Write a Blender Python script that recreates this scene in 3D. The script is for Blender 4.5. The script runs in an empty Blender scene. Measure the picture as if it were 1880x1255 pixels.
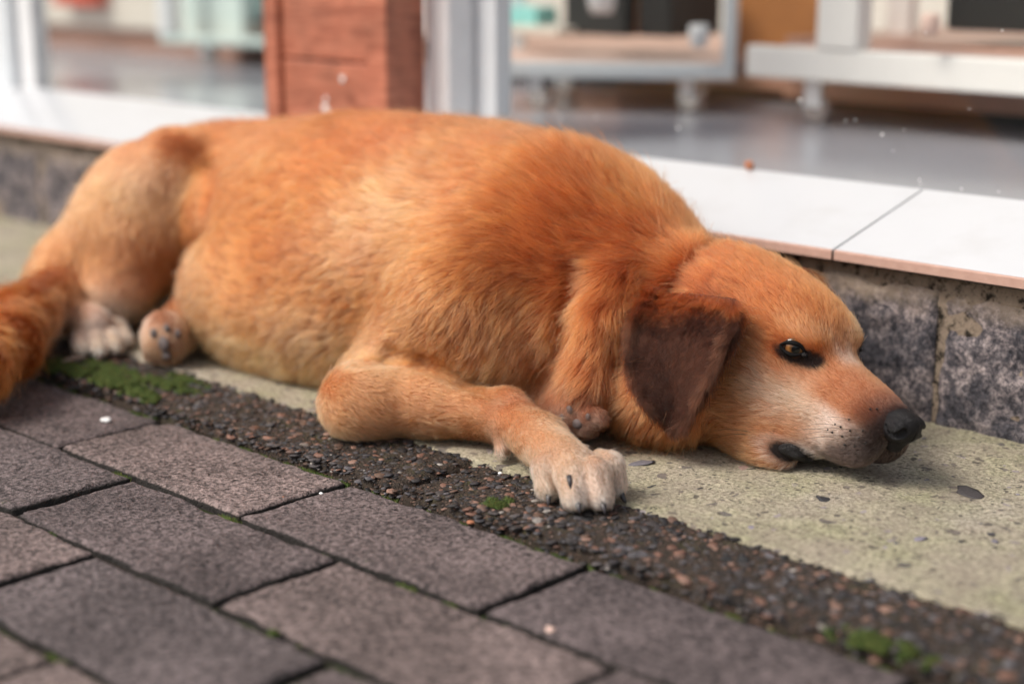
import bpy, math, random
import numpy as np
from mathutils import Matrix, Vector
random.seed(7)
rng = np.random.default_rng(11)
S = bpy.context.scene
C = S.collection
FUR = True
# ---------------------------------------------------------------- camera
CAMZ = 0.40
FPX = 3000.0
up = np.array([0.0, 0.97108707, 0.23872557])
vp = np.array([-2290 - 940.0, 110 + 627.5, -FPX])
AX = -vp / np.linalg.norm(vp); AX -= up * (AX @ up); AX /= np.linalg.norm(AX)
AY = np.cross(up, AX)
R = np.array([AX, AY, up])                       # camera axes -> world
def P(px, py, Y):                                # point of the world at depth Y from the street side
    d = R @ np.array([px - 940.0, 627.5 - py, -FPX])
    return d * (Y / d[1]) + np.array([0, 0, CAMZ])
def G(px, py, z=0.0):
    d = R @ np.array([px - 940.0, 627.5 - py, -FPX])
    return d * ((z - CAMZ) / d[2]) + np.array([0, 0, CAMZ])
cam = bpy.data.cameras.new('camera'); camo = bpy.data.objects.new('camera', cam); C.objects.link(camo)
M4 = Matrix([[*R[0], 0], [*R[1], 0], [*R[2], CAMZ], [0, 0, 0, 1]])
camo.matrix_world = M4
cam.sensor_width = 36; cam.lens = FPX / 1880 * 36
cam.clip_start = 0.02; cam.clip_end = 500
cam.dof.use_dof = True
foc = P(1400, 680, 1.01)
cam.dof.focus_distance = float(-(R.T @ (foc - np.array([0, 0, CAMZ])))[2])
cam.dof.aperture_fstop = 2.4
S.camera = camo
# ---------------------------------------------------------------- light
SUN_EL, SUN_AZ = math.radians(50), math.radians(207)   # azimuth clockwise from +Y
w = bpy.data.worlds.new('World'); S.world = w; w.use_nodes = True
nt = w.node_tree; nt.nodes.clear()
sky = nt.nodes.new('ShaderNodeTexSky'); sky.sky_type = 'NISHITA'; sky.sun_disc = False
sky.sun_elevation = SUN_EL; sky.sun_rotation = SUN_AZ; sky.dust_density = 4; sky.air_density = 1.0; sky.ozone_density = 0.6
bg = nt.nodes.new('ShaderNodeBackground'); bg.inputs[1].default_value = 0.09
wo = nt.nodes.new('ShaderNodeOutputWorld')
hs = nt.nodes.new('ShaderNodeHueSaturation'); hs.inputs['Saturation'].default_value = .45
nt.links.new(sky.outputs[0], hs.inputs['Color']); nt.links.new(hs.outputs[0], bg.inputs[0]); nt.links.new(bg.outputs[0], wo.inputs[0])
sl = bpy.data.lights.new('sun', 'SUN'); sl.energy = 1.5; sl.angle = math.radians(24); sl.color = (1.0, 0.93, 0.84)
so = bpy.data.objects.new('sun', sl); C.objects.link(so)
sd = Vector((math.sin(SUN_AZ) * math.cos(SUN_EL), math.cos(SUN_AZ) * math.cos(SUN_EL), math.sin(SUN_EL)))
so.rotation_euler = sd.to_track_quat('Z', 'Y').to_euler()
S.view_settings.view_transform = 'Standard'; S.view_settings.look = 'None'
S.view_settings.gamma = 1; S.view_settings.exposure = 0.88
S.render.engine = 'CYCLES'
S.cycles.use_denoising = True
S.cycles.max_bounces = 8; S.cycles.diffuse_bounces = 3; S.cycles.glossy_bounces = 5; S.cycles.transmission_bounces = 8; S.cycles.transparent_max_bounces = 12
S.cycles.caustics_reflective = False; S.cycles.caustics_refractive = False
try:
    S.cycles_curves.shape = 'RIBBONS'; S.cycles_curves.subdivisions = 2
except Exception:
    pass
# ---------------------------------------------------------------- materials
class NT:
    def __init__(s, name):
        s.m = bpy.data.materials.new(name); s.m.use_nodes = True; s.t = s.m.node_tree; s.t.nodes.clear()
        s.out = s.n('ShaderNodeOutputMaterial'); s.co = None
    def n(s, ty, **kw):
        x = s.t.nodes.new(ty)
        for k, v in kw.items(): setattr(x, k, v)
        return x
    def l(s, a, b): s.t.links.new(a, b)
    def pos(s, obj=False):
        if obj:
            return s.n('ShaderNodeTexCoord').outputs['Object']
        if s.co is None: s.co = s.n('ShaderNodeNewGeometry').outputs['Position']
        return s.co
    def noise(s, scale, detail=4, rough=.6, vec=None, dist=0.0):
        x = s.n('ShaderNodeTexNoise'); x.inputs['Scale'].default_value = scale; x.inputs['Detail'].default_value = detail
        x.inputs['Roughness'].default_value = rough; x.inputs['Distortion'].default_value = dist
        s.l(vec or s.pos(), x.inputs['Vector']); return x.outputs['Fac']
    def vor(s, scale, feature='F1', out='Distance', vec=None):
        x = s.n('ShaderNodeTexVoronoi'); x.feature = feature; x.inputs['Scale'].default_value = scale
        s.l(vec or s.pos(), x.inputs['Vector']); return x.outputs[out]
    def ramp(s, fac, stops, interp='LINEAR'):
        x = s.n('ShaderNodeValToRGB'); x.color_ramp.interpolation = interp
        e = x.color_ramp.elements
        while len(e) < len(stops): e.new(0.5)
        for el, (p, c) in zip(e, stops):
            el.position = p; el.color = (*(c if hasattr(c, '__len__') else (c, c, c)), 1)
        s.l(fac, x.inputs[0]); return x.outputs[0]
    def mix(s, fac, a, b, mode='MIX'):
        x = s.n('ShaderNodeMix'); x.data_type = 'RGBA'; x.blend_type = mode
        for sock, v in ((x.inputs[0], fac), (x.inputs[6], a), (x.inputs[7], b)):
            if isinstance(v, (int, float)): sock.default_value = v
            elif isinstance(v, tuple): sock.default_value = (*v, 1)
            else: s.l(v, sock)
        return x.outputs[2]
    def math(s, op, a, b=0.0, clamp=False):
        x = s.n('ShaderNodeMath'); x.operation = op; x.use_clamp = clamp
        for sock, v in ((x.inputs[0], a), (x.inputs[1], b)):
            if isinstance(v, (int, float)): sock.default_value = v
            else: s.l(v, sock)
        return x.outputs[0]
    def bump(s, h, strength, dist, nrm=None):
        x = s.n('ShaderNodeBump'); x.inputs['Strength'].default_value = strength; x.inputs['Distance'].default_value = dist
        s.l(h, x.inputs['Height'])
        if nrm: s.l(nrm, x.inputs['Normal'])
        return x.outputs[0]
    def bsdf(s, col, rough=.6, nrm=None, spec=.5, **kw):
        x = s.n('ShaderNodeBsdfPrincipled')
        for nm, v in (('Base Color', col), ('Roughness', rough), ('Specular IOR Level', spec)):
            if isinstance(v, (int, float)): x.inputs[nm].default_value = v
            elif isinstance(v, tuple): x.inputs[nm].default_value = (*v, 1)
            else: s.l(v, x.inputs[nm])
        for k, v in kw.items(): x.inputs[k.replace('_', ' ')].default_value = v
        if nrm: s.l(nrm, x.inputs['Normal'])
        s.l(x.outputs[0], s.out.inputs['Surface']); return x
MAT = {}
def plain(name, col, rough=.6, var=.15, scale=30, spec=.4, **kw):
    m = NT(name); n = m.noise(scale, 5)
    c = m.mix(n, tuple(x * (1 - var) for x in col), tuple(min(1, x * (1 + var)) for x in col))
    m.bsdf(c, rough, m.bump(m.noise(scale * 8, 3), .15, .001), spec, **kw); MAT[name] = m.m; return m.m
def mat_paver():
    m = NT('paver_concrete')
    oi = m.n('ShaderNodeObjectInfo').outputs['Random']
    base = m.ramp(oi, [(0, (.115, .090, .090)), (.3, (.165, .124, .118)), (.55, (.105, .086, .088)), (.8, (.190, .142, .132)), (1, (.235, .175, .158))])
    big = m.ramp(m.noise(9, 4, .6), [(.34, .58), (.62, 1.0)])
    c = m.mix(1.0, base, big, 'MULTIPLY')
    fine = m.ramp(m.noise(250, 3, .75), [(.36, .30), (.5, 1.0), (.62, 1.75)])
    c = m.mix(1.0, c, fine, 'MULTIPLY')
    grit = m.ramp(m.vor(520), [(.0, 1), (.22, 0)])
    gm = m.ramp(m.noise(160, 2), [(.56, 0), (.66, 1)])
    c = m.mix(m.math('MULTIPLY', m.math('MULTIPLY', grit, gm), .55), c, (.46, .36, .33))
    oz = m.n('ShaderNodeSeparateXYZ'); m.l(m.pos(True), oz.inputs[0])
    dd = m.math('MULTIPLY', m.math('SUBTRACT', -.0014, m.math('ADD', oz.outputs[2], m.math('MULTIPLY', m.math('SUBTRACT', m.noise(160, 3), .5), .0024))), 900, True)
    pits = m.ramp(m.noise(230, 3, .6), [(.30, 1), (.42, 0)])
    pz = m.ramp(m.noise(14, 2), [(.40, .25), (.62, 1)])
    pit = m.math('MULTIPLY', pits, pz)
    c = m.mix(m.math('MULTIPLY', pit, .7), c, (.035, .03, .032))
    c = m.mix(dd, c, (.016, .013, .011))
    h = m.math('SUBTRACT', m.math('ADD', m.noise(250, 3, .75), m.math('MULTIPLY', m.noise(110, 3, .6), .7)), m.math('MULTIPLY', pit, 1.2))
    m.bsdf(c, .82, m.bump(h, 1.0, .0034), .35); MAT['paver'] = m.m
mat_paver()
def mat_joint():
    m = NT('joint_dirt')
    g = m.ramp(m.noise(22, 4, .65), [(.46, 0), (.60, 1)])
    c = m.mix(g, m.mix(m.noise(300, 4), (.012, .010, .009), (.06, .045, .036)), m.mix(m.noise(240, 3), (.018, .03, .009), (.06, .085, .022)))
    m.bsdf(c, .95, m.bump(m.noise(400, 5, .8), 1, .002), .2); MAT['joint'] = m.m
mat_joint()
def mat_kerb():
    m = NT('kerb_aggregate')
    g = m.ramp(m.noise(26, 4, .7), [(.54, 0), (.68, 1)])
    base = m.mix(m.noise(500, 5, .7), (.008, .007, .006), (.085, .060, .042))
    c = m.mix(m.math('MULTIPLY', g, .6), base, m.mix(m.noise(300, 3), (.03, .032, .010), (.10, .095, .03)))
    v = m.vor(330, out='Color'); sc_ = m.n('ShaderNodeSeparateColor'); m.l(v, sc_.inputs[0])
    vm = m.ramp(m.vor(330), [(.30, 1), (.50, 0)])
    sel = sc_.outputs[0]
    c = m.mix(m.math('MULTIPLY', vm, .5), c, m.ramp(sel, [(0, (.02, .018, .018)), (.5, (.07, .055, .05)), (.8, (.22, .12, .085)), (1, (.30, .24, .21))]))
    m.bsdf(c, .85, m.bump(m.math('ADD', m.noise(380, 6, .8), vm), 1, .002), .3); MAT['kerb'] = m.m
mat_kerb()
def attr_mat(name, rough=.7, spec=.4, bumpscale=500, bs=.5, **kw):
    m = NT(name); a = m.n('ShaderNodeAttribute'); a.attribute_name = 'Col'
    c = m.mix(1.0, a.outputs['Color'], m.ramp(m.noise(bumpscale, 4, .7), [(.3, .7), (.7, 1.3)]), 'MULTIPLY')
    m.bsdf(c, rough, m.bump(m.noise(bumpscale, 4), bs, .001), spec, **kw); MAT[name] = m.m
attr_mat('pebble', .6, .45)
attr_mat('moss_blades', .9, .1)
def mat_slab():
    m = NT('mossy_concrete')
    c = m.mix(m.ramp(m.noise(11, 5, .65), [(.35, 0), (.65, 1)]), (.38, .355, .225), (.54, .475, .36))
    c = m.mix(m.ramp(m.noise(5.0, 3, .6), [(.50, 0), (.68, 1)]), c, (.52, .45, .38))
    c = m.mix(1.0, c, m.ramp(m.noise(280, 4, .8), [(.34, .38), (.5, 1.0), (.66, 1.6)]), 'MULTIPLY')
    wv = m.n('ShaderNodeVectorMath'); wv.operation = 'ADD'
    nn = m.n('ShaderNodeTexNoise'); nn.inputs['Scale'].default_value = 60; m.l(m.pos(), nn.inputs['Vector'])
    sc = m.n('ShaderNodeVectorMath'); sc.operation = 'SCALE'; sc.inputs['Scale'].default_value = .018; m.l(nn.outputs['Color'], sc.inputs[0])
    m.l(m.pos(), wv.inputs[0]); m.l(sc.outputs[0], wv.inputs[1])
    for s_, thr, colr, msk in ((62, .20, (.10, .09, .095), 7), (120, .24, (.12, .105, .095), 15), (85, .18, (.30, .26, .28), 9), (45, .15, (.20, .165, .16), 4), (240, .26, (.055, .05, .045), 25)):
        x = m.n('ShaderNodeTexVoronoi'); x.inputs['Scale'].default_value = s_; m.l(wv.outputs[0], x.inputs['Vector'])
        sp = m.n('ShaderNodeSeparateColor'); m.l(x.outputs['Color'], sp.inputs[0])
        size = m.math('MULTIPLY', sp.outputs[1], thr * 1.8)
        ed = m.math('MULTIPLY', m.math('SUBTRACT', size, x.outputs['Distance']), 22, True)
        on = m.math('GREATER_THAN', sp.outputs[0], .66)
        c = m.mix(m.math('MULTIPLY', m.math('MULTIPLY', ed, on), .85), c, m.mix(sp.outputs[2], tuple(q * .5 for q in colr), tuple(q * 1.5 for q in colr)))
    st = m.ramp(m.noise(120, 6, .75, dist=1.5), [(.56, 0), (.66, 1)])
    c = m.mix(m.math('MULTIPLY', m.ramp(m.noise(22, 5, .7), [(.42, 0), (.62, .55)]), 1.0), c, (.30, .245, .19))
    c = m.mix(m.math('MULTIPLY', st, .75), c, (.07, .06, .05))
    h = m.math('ADD', m.noise(420, 6, .75), m.math('MULTIPLY', m.noise(60, 4, .6), 1.5))
    m.bsdf(c, .85, m.bump(h, 1.0, .0026), .3); MAT['slab'] = m.m
mat_slab()
def mat_granite():
    m = NT('granite')
    n1 = m.noise(170, 6, .85); 
    c = m.ramp(n1, [(.36, (.03, .032, .042)), (.46, (.13, .125, .14)), (.53, (.32, .29, .29)), (.62, (.66, .60, .58))])
    blot = m.ramp(m.noise(28, 5, .7, dist=.6), [(.42, (.20, .21, .24)), (.64, (.98, .92, .88))])
    c = m.mix(1.0, c, blot, 'MULTIPLY')
    ox = m.n('ShaderNodeObjectInfo').outputs['Random']
    c = m.mix(1.0, c, m.ramp(ox, [(0, (.8, .82, .9)), (1, (1.15, 1.08, 1.05))]), 'MULTIPLY')
    sep = m.n('ShaderNodeSeparateXYZ'); m.l(m.pos(), sep.inputs[0])
    hz = m.math('ADD', sep.outputs[2], m.math('MULTIPLY', m.noise(25, 5, .7), .05))
    mort = m.ramp(hz, [(.118, 0), (.138, 1)])
    mc = m.mix(m.noise(180, 5, .8), (.17, .12, .085), (.46, .36, .27))
    c = m.mix(m.math('MULTIPLY', mort, .8), c, mc)
    dk = m.ramp(m.noise(70, 6, .8), [(.55, 0), (.63, 1)])
    top = m.ramp(sep.outputs[2], [(.090, 0), (.118, 1)])
    c = m.mix(m.math('MULTIPLY', dk, top), c, (.02, .018, .014))
    h = m.math('ADD', n1, m.math('MULTIPLY', m.noise(60, 5, .7), 1.6))
    m.bsdf(c, .7, m.bump(h, .9, .0016), .4); MAT['granite'] = m.m
mat_granite()
def mat_mortar():
    m = NT('mortar')
    c = m.mix(m.noise(140, 5, .8), (.16, .115, .08), (.50, .40, .31))
    c = m.mix(m.ramp(m.noise(55, 6, .8), [(.50, 0), (.60, 1)]), c, (.025, .02, .015))
    m.bsdf(c, .9, m.bump(m.noise(220, 6, .8), 1, .003), .2); MAT['mortar'] = m.m
mat_mortar()
def mat_tile():
    m = NT('white_glazed_tile')
    c = m.mix(m.ramp(m.noise(14, 4), [(.5, 0), (.8, 1)]), (.56, .57, .59), (.52, .52, .53))
    sm = m.ramp(m.noise(90, 6, .8, dist=1), [(.62, 0), (.74, 1)])
    c = m.mix(m.math('MULTIPLY', sm, .45), c, (.42, .38, .34))
    m.bsdf(c, .22, m.bump(m.noise(30, 2), .05, .001), .5); MAT['tile'] = m.m
    m = NT('tile_body')
    c = m.mix(m.noise(90, 4), (.40, .24, .19), (.56, .37, .30))
    m.bsdf(c, .8, m.bump(m.noise(300, 4), .4, .001), .3); MAT['tile_body'] = m.m
mat_tile()
def mat_wood():
    m = NT('stained_wood')
    mp = m.n('ShaderNodeMapping'); mp.inputs['Scale'].default_value = (9, 9, 70); m.l(m.pos(), mp.inputs[0])
    g = m.noise(1.5, 6, .7, mp.outputs[0], 1.2)
    c = m.ramp(g, [(.3, (.24, .072, .040)), (.5, (.42, .145, .085)), (.7, (.54, .22, .135))])
    k = m.ramp(m.noise(20, 4, .6), [(.35, .7), (.6, 1.1)])
    c = m.mix(1.0, c, k, 'MULTIPLY')
    m.bsdf(c, .42, m.bump(g, .4, .001), .45); MAT['wood'] = m.m
mat_wood()
def mat_glass():
    m = NT('window_glass')
    gl = m.n('ShaderNodeBsdfGlossy'); gl.inputs['Roughness'].default_value = .0
    tr = m.n('ShaderNodeBsdfTransparent'); tr.inputs[0].default_value = (.96, .97, .965, 1)
    fr = m.n('ShaderNodeFresnel'); fr.inputs[0].default_value = 1.5
    mx = m.n('ShaderNodeMixShader'); ge = m.n('ShaderNodeNewGeometry'); m.l(m.math('MULTIPLY', fr.outputs[0], m.math('SUBTRACT', 1.0, ge.outputs['Backfacing']), True), mx.inputs[0])
    m.l(tr.outputs[0], mx.inputs[1]); m.l(gl.outputs[0], mx.inputs[2]); m.l(mx.outputs[0], m.out.inputs[0]); MAT['glass'] = m.m
mat_glass()
plain('white_paint', (.80, .80, .80), .4); plain('grey_frame', (.66, .69, .71), .35, .08); plain('white_rail', (.86, .82, .78), .4, .05)
plain('shop_floor', (.40, .40, .44), .16, .10, 6); plain('brown_plinth', (.46, .25, .18), .35, .2, 8); plain('dark_box', (.018, .018, .016), .5)
plain('orange_box', (.42, .17, .05), .6, .4, 12); plain('teal_box', (.28, .62, .58), .5); plain('pink_shelf', (.72, .50, .42), .5, .1)
plain('cream', (.66, .60, .52), .6, .1); plain('caster_metal', (.55, .52, .50), .25, .1, 30, .6, Metallic=.7); plain('rubber', (.03, .03, .03), .6)
plain('red_box', (.62, .10, .05), .5); plain('green_pale', (.62, .72, .68), .5, .08); plain('asphalt', (.052, .05, .05), .9, .25, 60)
plain('brick_wall', (.36, .27, .22), .8, .3, 4); plain('twig', (.30, .22, .17), .8, .3, 300); plain('chalk', (.80, .80, .78), .8, .1, 300); plain('leaf_dry', (.42, .17, .09), .7, .3, 200)
plain('grout', (.10, .09, .08), .9, .3, 200)
# ---------------------------------------------------------------- mesh helpers
def mesh(name, V, F, m, parent=None, smooth=False, col=None, origin=None, bevel=0):
    V = np.asarray(V, float)
    off = np.zeros(3)
    if parent is not None: off = np.array(ROOTLOC.get(parent.name, (0, 0, 0)))
    o_loc = np.array(origin) if origin is not None else off
    me = bpy.data.meshes.new(name)
    if isinstance(F, np.ndarray):
        k = F.shape[1]
        me.vertices.add(len(V)); me.vertices.foreach_set('co', (V - o_loc).astype(np.float32).ravel())
        me.loops.add(F.size); me.loops.foreach_set('vertex_index', F.astype(np.int32).ravel())
        me.polygons.add(len(F)); me.polygons.foreach_set('loop_start', np.arange(0, F.size, k, dtype=np.int32))
        try: me.polygons.foreach_set('loop_total', np.full(len(F), k, dtype=np.int32))
        except Exception: pass
        me.update(calc_edges=True)
    else:
        me.from_pydata((V - o_loc).tolist(), [], F)
    me.validate()
    if smooth: me.polygons.foreach_set('use_smooth', [True] * len(me.polygons))
    if col is not None:
        a = me.color_attributes.new('Col', 'FLOAT_COLOR', 'POINT')
        cc = np.ones((len(V), 4), np.float32); cc[:, :3] = col; a.data.foreach_set('color', cc.ravel())
    if m is not None: me.materials.append(m)
    o = bpy.data.objects.new(name, me); C.objects.link(o)
    if parent is not None:
        o.parent = parent; o.location = tuple(o_loc - off)
    else: o.location = tuple(o_loc)
    if bevel:
        md = o.modifiers.new('bevel', 'BEVEL'); md.width = bevel; md.segments = 2; md.limit_method = 'ANGLE'
    ROOTLOC[o.name] = o_loc
    return o
ROOTLOC = {}
def empty(name, loc, label, cat, group=None):
    o = bpy.data.objects.new(name, None); C.objects.link(o); o.location = loc; o.empty_display_size = .05
    o['label'] = label; o['category'] = cat
    if group: o['group'] = group
    ROOTLOC[o.name] = np.array(loc, float); return o
def tag(o, label=None, cat=None, group=None, kind=None):
    for k, v in (('label', label), ('category', cat), ('group', group), ('kind', kind)):
        if v: o[k] = v
    return o
def boxVF(a, b):
    (x0, y0, z0), (x1, y1, z1) = a, b
    V = [(x0, y0, z0), (x1, y0, z0), (x1, y1, z0), (x0, y1, z0), (x0, y0, z1), (x1, y0, z1), (x1, y1, z1), (x0, y1, z1)]
    F = [(0, 3, 2, 1), (4, 5, 6, 7), (0, 1, 5, 4), (1, 2, 6, 5), (2, 3, 7, 6), (3, 0, 4, 7)]
    return V, F
def box(name, a, b, m, parent=None, bevel=.002):
    V, F = boxVF(a, b); c = [(a[0] + b[0]) / 2, (a[1] + b[1]) / 2, min(a[2], b[2])]
    return mesh(name, V, F, m, parent, bevel=bevel, origin=c if parent is None else None)
def tubeVF(pts, rad, n=8, cap=True):
    pts = np.asarray(pts, float); rad = np.broadcast_to(rad, len(pts)); V = []; F = []
    for i, p in enumerate(pts):
        t = pts[min(i + 1, len(pts) - 1)] - pts[max(i - 1, 0)]; t /= np.linalg.norm(t) + 1e-12
        a = np.cross(t, [0, 0, 1.0]) if abs(t[2]) < .9 else np.cross(t, [1.0, 0, 0]); a /= np.linalg.norm(a); b = np.cross(t, a)
        for k in range(n):
            q = 2 * math.pi * k / n; V.append(p + rad[i] * (a * math.cos(q) + b * math.sin(q)))
    for i in range(len(pts) - 1):
        for k in range(n):
            F.append((i * n + k, i * n + (k + 1) % n, (i + 1) * n + (k + 1) % n, (i + 1) * n + k))
    if cap: F.append(tuple(range(n))[::-1]); F.append(tuple(range((len(pts) - 1) * n, len(pts) * n)))
    return V, F
# value noise on arrays
def _h(ix, iy, iz, s):
    n = (ix * 374761393 + iy * 668265263 + iz * 2147483647 + s * 1274126177) & 0xffffffff
    n = ((n ^ (n >> 13)) * 1274126177) & 0xffffffff
    n = ((n ^ (n >> 16)) * 2246822519) & 0xffffffff
    return ((n ^ (n >> 15)) & 0xffffff) / float(0xffffff)
def vnoise(p, scale, seed=0):
    q = np.asarray(p) * scale; i = np.floor(q).astype(np.int64); f = q - i; f = f * f * (3 - 2 * f); r = 0
    for dx in (0, 1):
        for dy in (0, 1):
            for dz in (0, 1):
                wgt = (f[:, 0] if dx else 1 - f[:, 0]) * (f[:, 1] if dy else 1 - f[:, 1]) * (f[:, 2] if dz else 1 - f[:, 2])
                r = r + wgt * _h(i[:, 0] + dx, i[:, 1] + dy, i[:, 2] + dz, seed)
    return r * 2 - 1
def fbm(p, scale, seed=0, o=3):
    r = 0; a = 1
    for k in range(o): r = r + a * vnoise(p, scale * 2 ** k, seed + k * 17); a *= .5
    return r
def gridVF(nx, ny):
    i = np.arange(nx - 1)[:, None] * ny + np.arange(ny - 1)[None, :]
    return np.stack([i, i + ny, i + ny + 1, i + 1], -1).reshape(-1, 4)
def slabmesh(x0, x1, y0, y1, nx, ny, zfun, depth):
    """top grid with relief + skirts going down by depth"""
    xs = np.linspace(x0, x1, nx); ys = np.linspace(y0, y1, ny)
    X, Y = np.meshgrid(xs, ys, indexing='ij'); V = np.stack([X.ravel(), Y.ravel(), np.zeros(X.size)], 1)
    V = zfun(V); F = gridVF(nx, ny).tolist()
    b = [i * ny for i in range(nx)] + [(nx - 1) * ny + j for j in range(1, ny)] + [i * ny + ny - 1 for i in range(nx - 2, -1, -1)] + [j for j in range(ny - 2, 0, -1)]
    n0 = len(V); S_ = V[b].copy(); S_[:, 2] -= depth; V = np.vstack([V, S_]); m = len(b)
    for k in range(m): F.append((b[(k + 1) % m], b[k], n0 + k, n0 + (k + 1) % m))
    return V, F
# ---------------------------------------------------------------- ground, pavement
ZP = -.010
g = mesh('ground', [(-60, -60, -.055), (60, -60, -.055), (60, 60, -.055), (-60, 60, -.055)], [(0, 1, 2, 3)], MAT['asphalt']); tag(g, kind='structure')
bed = mesh('pavement', [(-4.2, -.42, ZP - .0065), (1.2, -.42, ZP - .0065), (1.2, .79, ZP - .0065), (-4.2, .79, ZP - .0065)], [(0, 1, 2, 3)], MAT['joint']); tag(bed, kind='structure')
PL, PW = .2485, .109
protos = []
for v in range(7):
    def zf(V, v=v):
        L, W = PL - .0056, PW - .0052
        ex = np.minimum(V[:, 0], L - V[:, 0]); ey = np.minimum(V[:, 1], W - V[:, 1])
        q = V * 1.0 + v * 3.1
        e = np.minimum(ex, ey)
        wob = fbm(q, 45, v, 3) * .0011
        rim = (e < 1e-6)
        V2 = V.copy()
        V2[:, 2] = fbm(q, 26, v + 3, 2) * .0009 + fbm(q, 150, v + 9, 3) * .00045 - np.clip((.0042 + wob * 1.2 - e) / .0042, 0, 1) ** 2 * .0028
        sx = np.where(V[:, 0] < L / 2, 1, -1); sy = np.where(V[:, 1] < W / 2, 1, -1)
        V2[:, 0] += np.where(ex < .004, (wob + .0004) * sx, 0); V2[:, 1] += np.where(ey < .004, (wob + .0004) * sy, 0)
        # chipped corner
        if v in (1, 3, 5):
            cx, cy = [(L, 0), (0, W), (L, W)][v // 2]
            d = np.hypot(V[:, 0] - cx, V[:, 1] - cy) + fbm(q, 80, 5, 2) * .004
            V2[:, 2] -= np.clip((.012 - d) / .012, 0, 1) * .004
        return V2
    V, F = slabmesh(0, PL - .0056, 0, PW - .0056, 92, 42, zf, .03)
    me = bpy.data.meshes.new('paver'); me.from_pydata((V - [(PL - .0056) / 2, (PW - .0056) / 2, 0]).tolist(), [], F); me.materials.append(MAT['paver'])
    me.polygons.foreach_set('use_smooth', [True] * len(me.polygons)); protos.append(me)
cnt = 0
for r in range(11):
    yb = .787 - (r + 1) * PW
    x0 = {0: -.678, 1: -.811, 2: -.938}.get(r, -.678 - (r % 2) * .13)
    for k in range(-13, 6):
        x = x0 + k * PL
        if x > 1.0 or x < -3.9: continue
        if r > 5 and (x < -2.2 or x > .4): continue
        me = protos[(k * 3 + r * 5) % 7]
        o = bpy.data.objects.new('paver', me); C.objects.link(o); o.parent = bed
        o.location = (x + PL / 2, yb + PW / 2 + random.uniform(-.0008, .0008), ZP + random.uniform(-.0012, .0012))
        o.rotation_euler = (random.uniform(-.004, .004), random.uniform(-.003, .003), random.choice((0, math.pi)) + random.uniform(-.004, .004)); cnt += 1
# kerb: exposed aggregate edging, in pieces
kerb = mesh('kerb', *boxVF((-4.2, .80, -.05), (1.2, .868, -.014)), MAT['joint']); tag(kerb, kind='structure')
def kerbpiece(xa, xb, seed):
    n = max(8, int((xb - xa) / .0035)); 
    prof = [(.786, -.022), (.786, -.012), (.787, -.006), (.7895, -.0025), (.793, -.0008)] + [(.793 + .0035 * i, 0) for i in range(1, 22)] + [(.869, -.0004), (.871, -.004)]
    xs = np.linspace(xa, xb, n); V = []
    for x in xs:
        for (y, z) in prof: V.append((x, y, z))
    V = np.array(V); q = V.copy()
    e = np.minimum(V[:, 0] - xa, xb - V[:, 0])
    q = q * [1, 1, 0]
    V[:, 2] += fbm(q, 35, seed, 3) * .0014 + fbm(q, 160, seed + 5, 2) * .0008 - np.clip((.006 - e) / .006, 0, 1) ** 2 * .006 - .0006
    V[:, 1] += np.where(V[:, 1] < .795, fbm(q, 30, seed + 2, 3) * .0028, 0)
    return V, gridVF(n, len(prof))
joints = [-3.6, -2.7, -1.87, -1.335, -.872, -.30, .5, 1.2]
def kseed(a): return int(abs(a) * 10)
for a, b in zip(joints[:-1], joints[1:]):
    V, F = kerbpiece(a + .003, b - .003, kseed(a))
    mesh('kerb_stone', V, F, MAT['kerb'], kerb, smooth=True)
def kerbz(P_):
    z = np.zeros(len(P_))
    for a, b in zip(joints[:-1], joints[1:]):
        m_ = (P_[:, 0] >= a) & (P_[:, 0] < b); q = P_[m_] * [1, 1, 0]; e = np.minimum(q[:, 0] - a - .003, b - .003 - q[:, 0])
        z[m_] = fbm(q, 35, kseed(a), 3) * .0014 + fbm(q, 160, kseed(a) + 5, 2) * .0008 - np.clip((.006 - e) / .006, 0, 1.2) ** 2 * .006 - .0006
    return z
# pebbles joined as one mass
def ico(sub=1):
    import bmesh
    bm = bmesh.new(); bmesh.ops.create_icosphere(bm, subdivisions=sub, radius=1)
    V = np.array([v.co[:] for v in bm.verts]); F = np.array([[v.index for v in f.verts] for f in bm.faces]); bm.free(); return V, F
IV, IF = ico(2)
def scatter(name, pts, sizes, cols, m, flat=.5, kind='stuff', parent=None, sink=.3, smooth=True):
    n = len(pts); ang = rng.uniform(0, 6.28, n); a = rng.uniform(.6, 1.0, n); 
    base = IV[None] * (1 + .22 * rng.uniform(-1, 1, (n, len(IV), 1)))
    base = base * np.stack([sizes, sizes * a, sizes * flat * rng.uniform(.7, 1.2, n)], 1)[:, None]
    ca, sa = np.cos(ang)[:, None], np.sin(ang)[:, None]
    x = base[..., 0] * ca - base[..., 1] * sa; y = base[..., 0] * sa + base[..., 1] * ca
    tl = rng.uniform(-.3, .3, (n, 1)); z = base[..., 2] + x * tl
    V = np.stack([x, y, z], -1) + pts[:, None]
    F = (IF[None] + (np.arange(n) * len(IV))[:, None, None]).reshape(-1, 3)
    col = np.repeat(cols, len(IV), 0)
    o = mesh(name, V.reshape(-1, 3), F, m, parent, smooth=smooth, col=col); o['kind'] = kind; return o
n = 11500
px_ = rng.uniform(-1.9, .1, n); py_ = rng.uniform(.785, .874, n); 
edge = rng.uniform(0, 1, n) < .14; py_[edge] = .787 + rng.uniform(-.001, .002, edge.sum())
pz_ = np.where(edge, rng.uniform(-.011, -.002, n), -.0009)
kp = np.stack([px_, py_, pz_], 1); pz_ = np.where(edge, pz_, kerbz(kp) - .0001); sz = rng.gamma(2.6, .00075, n).clip(.0007, .0052)
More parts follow.
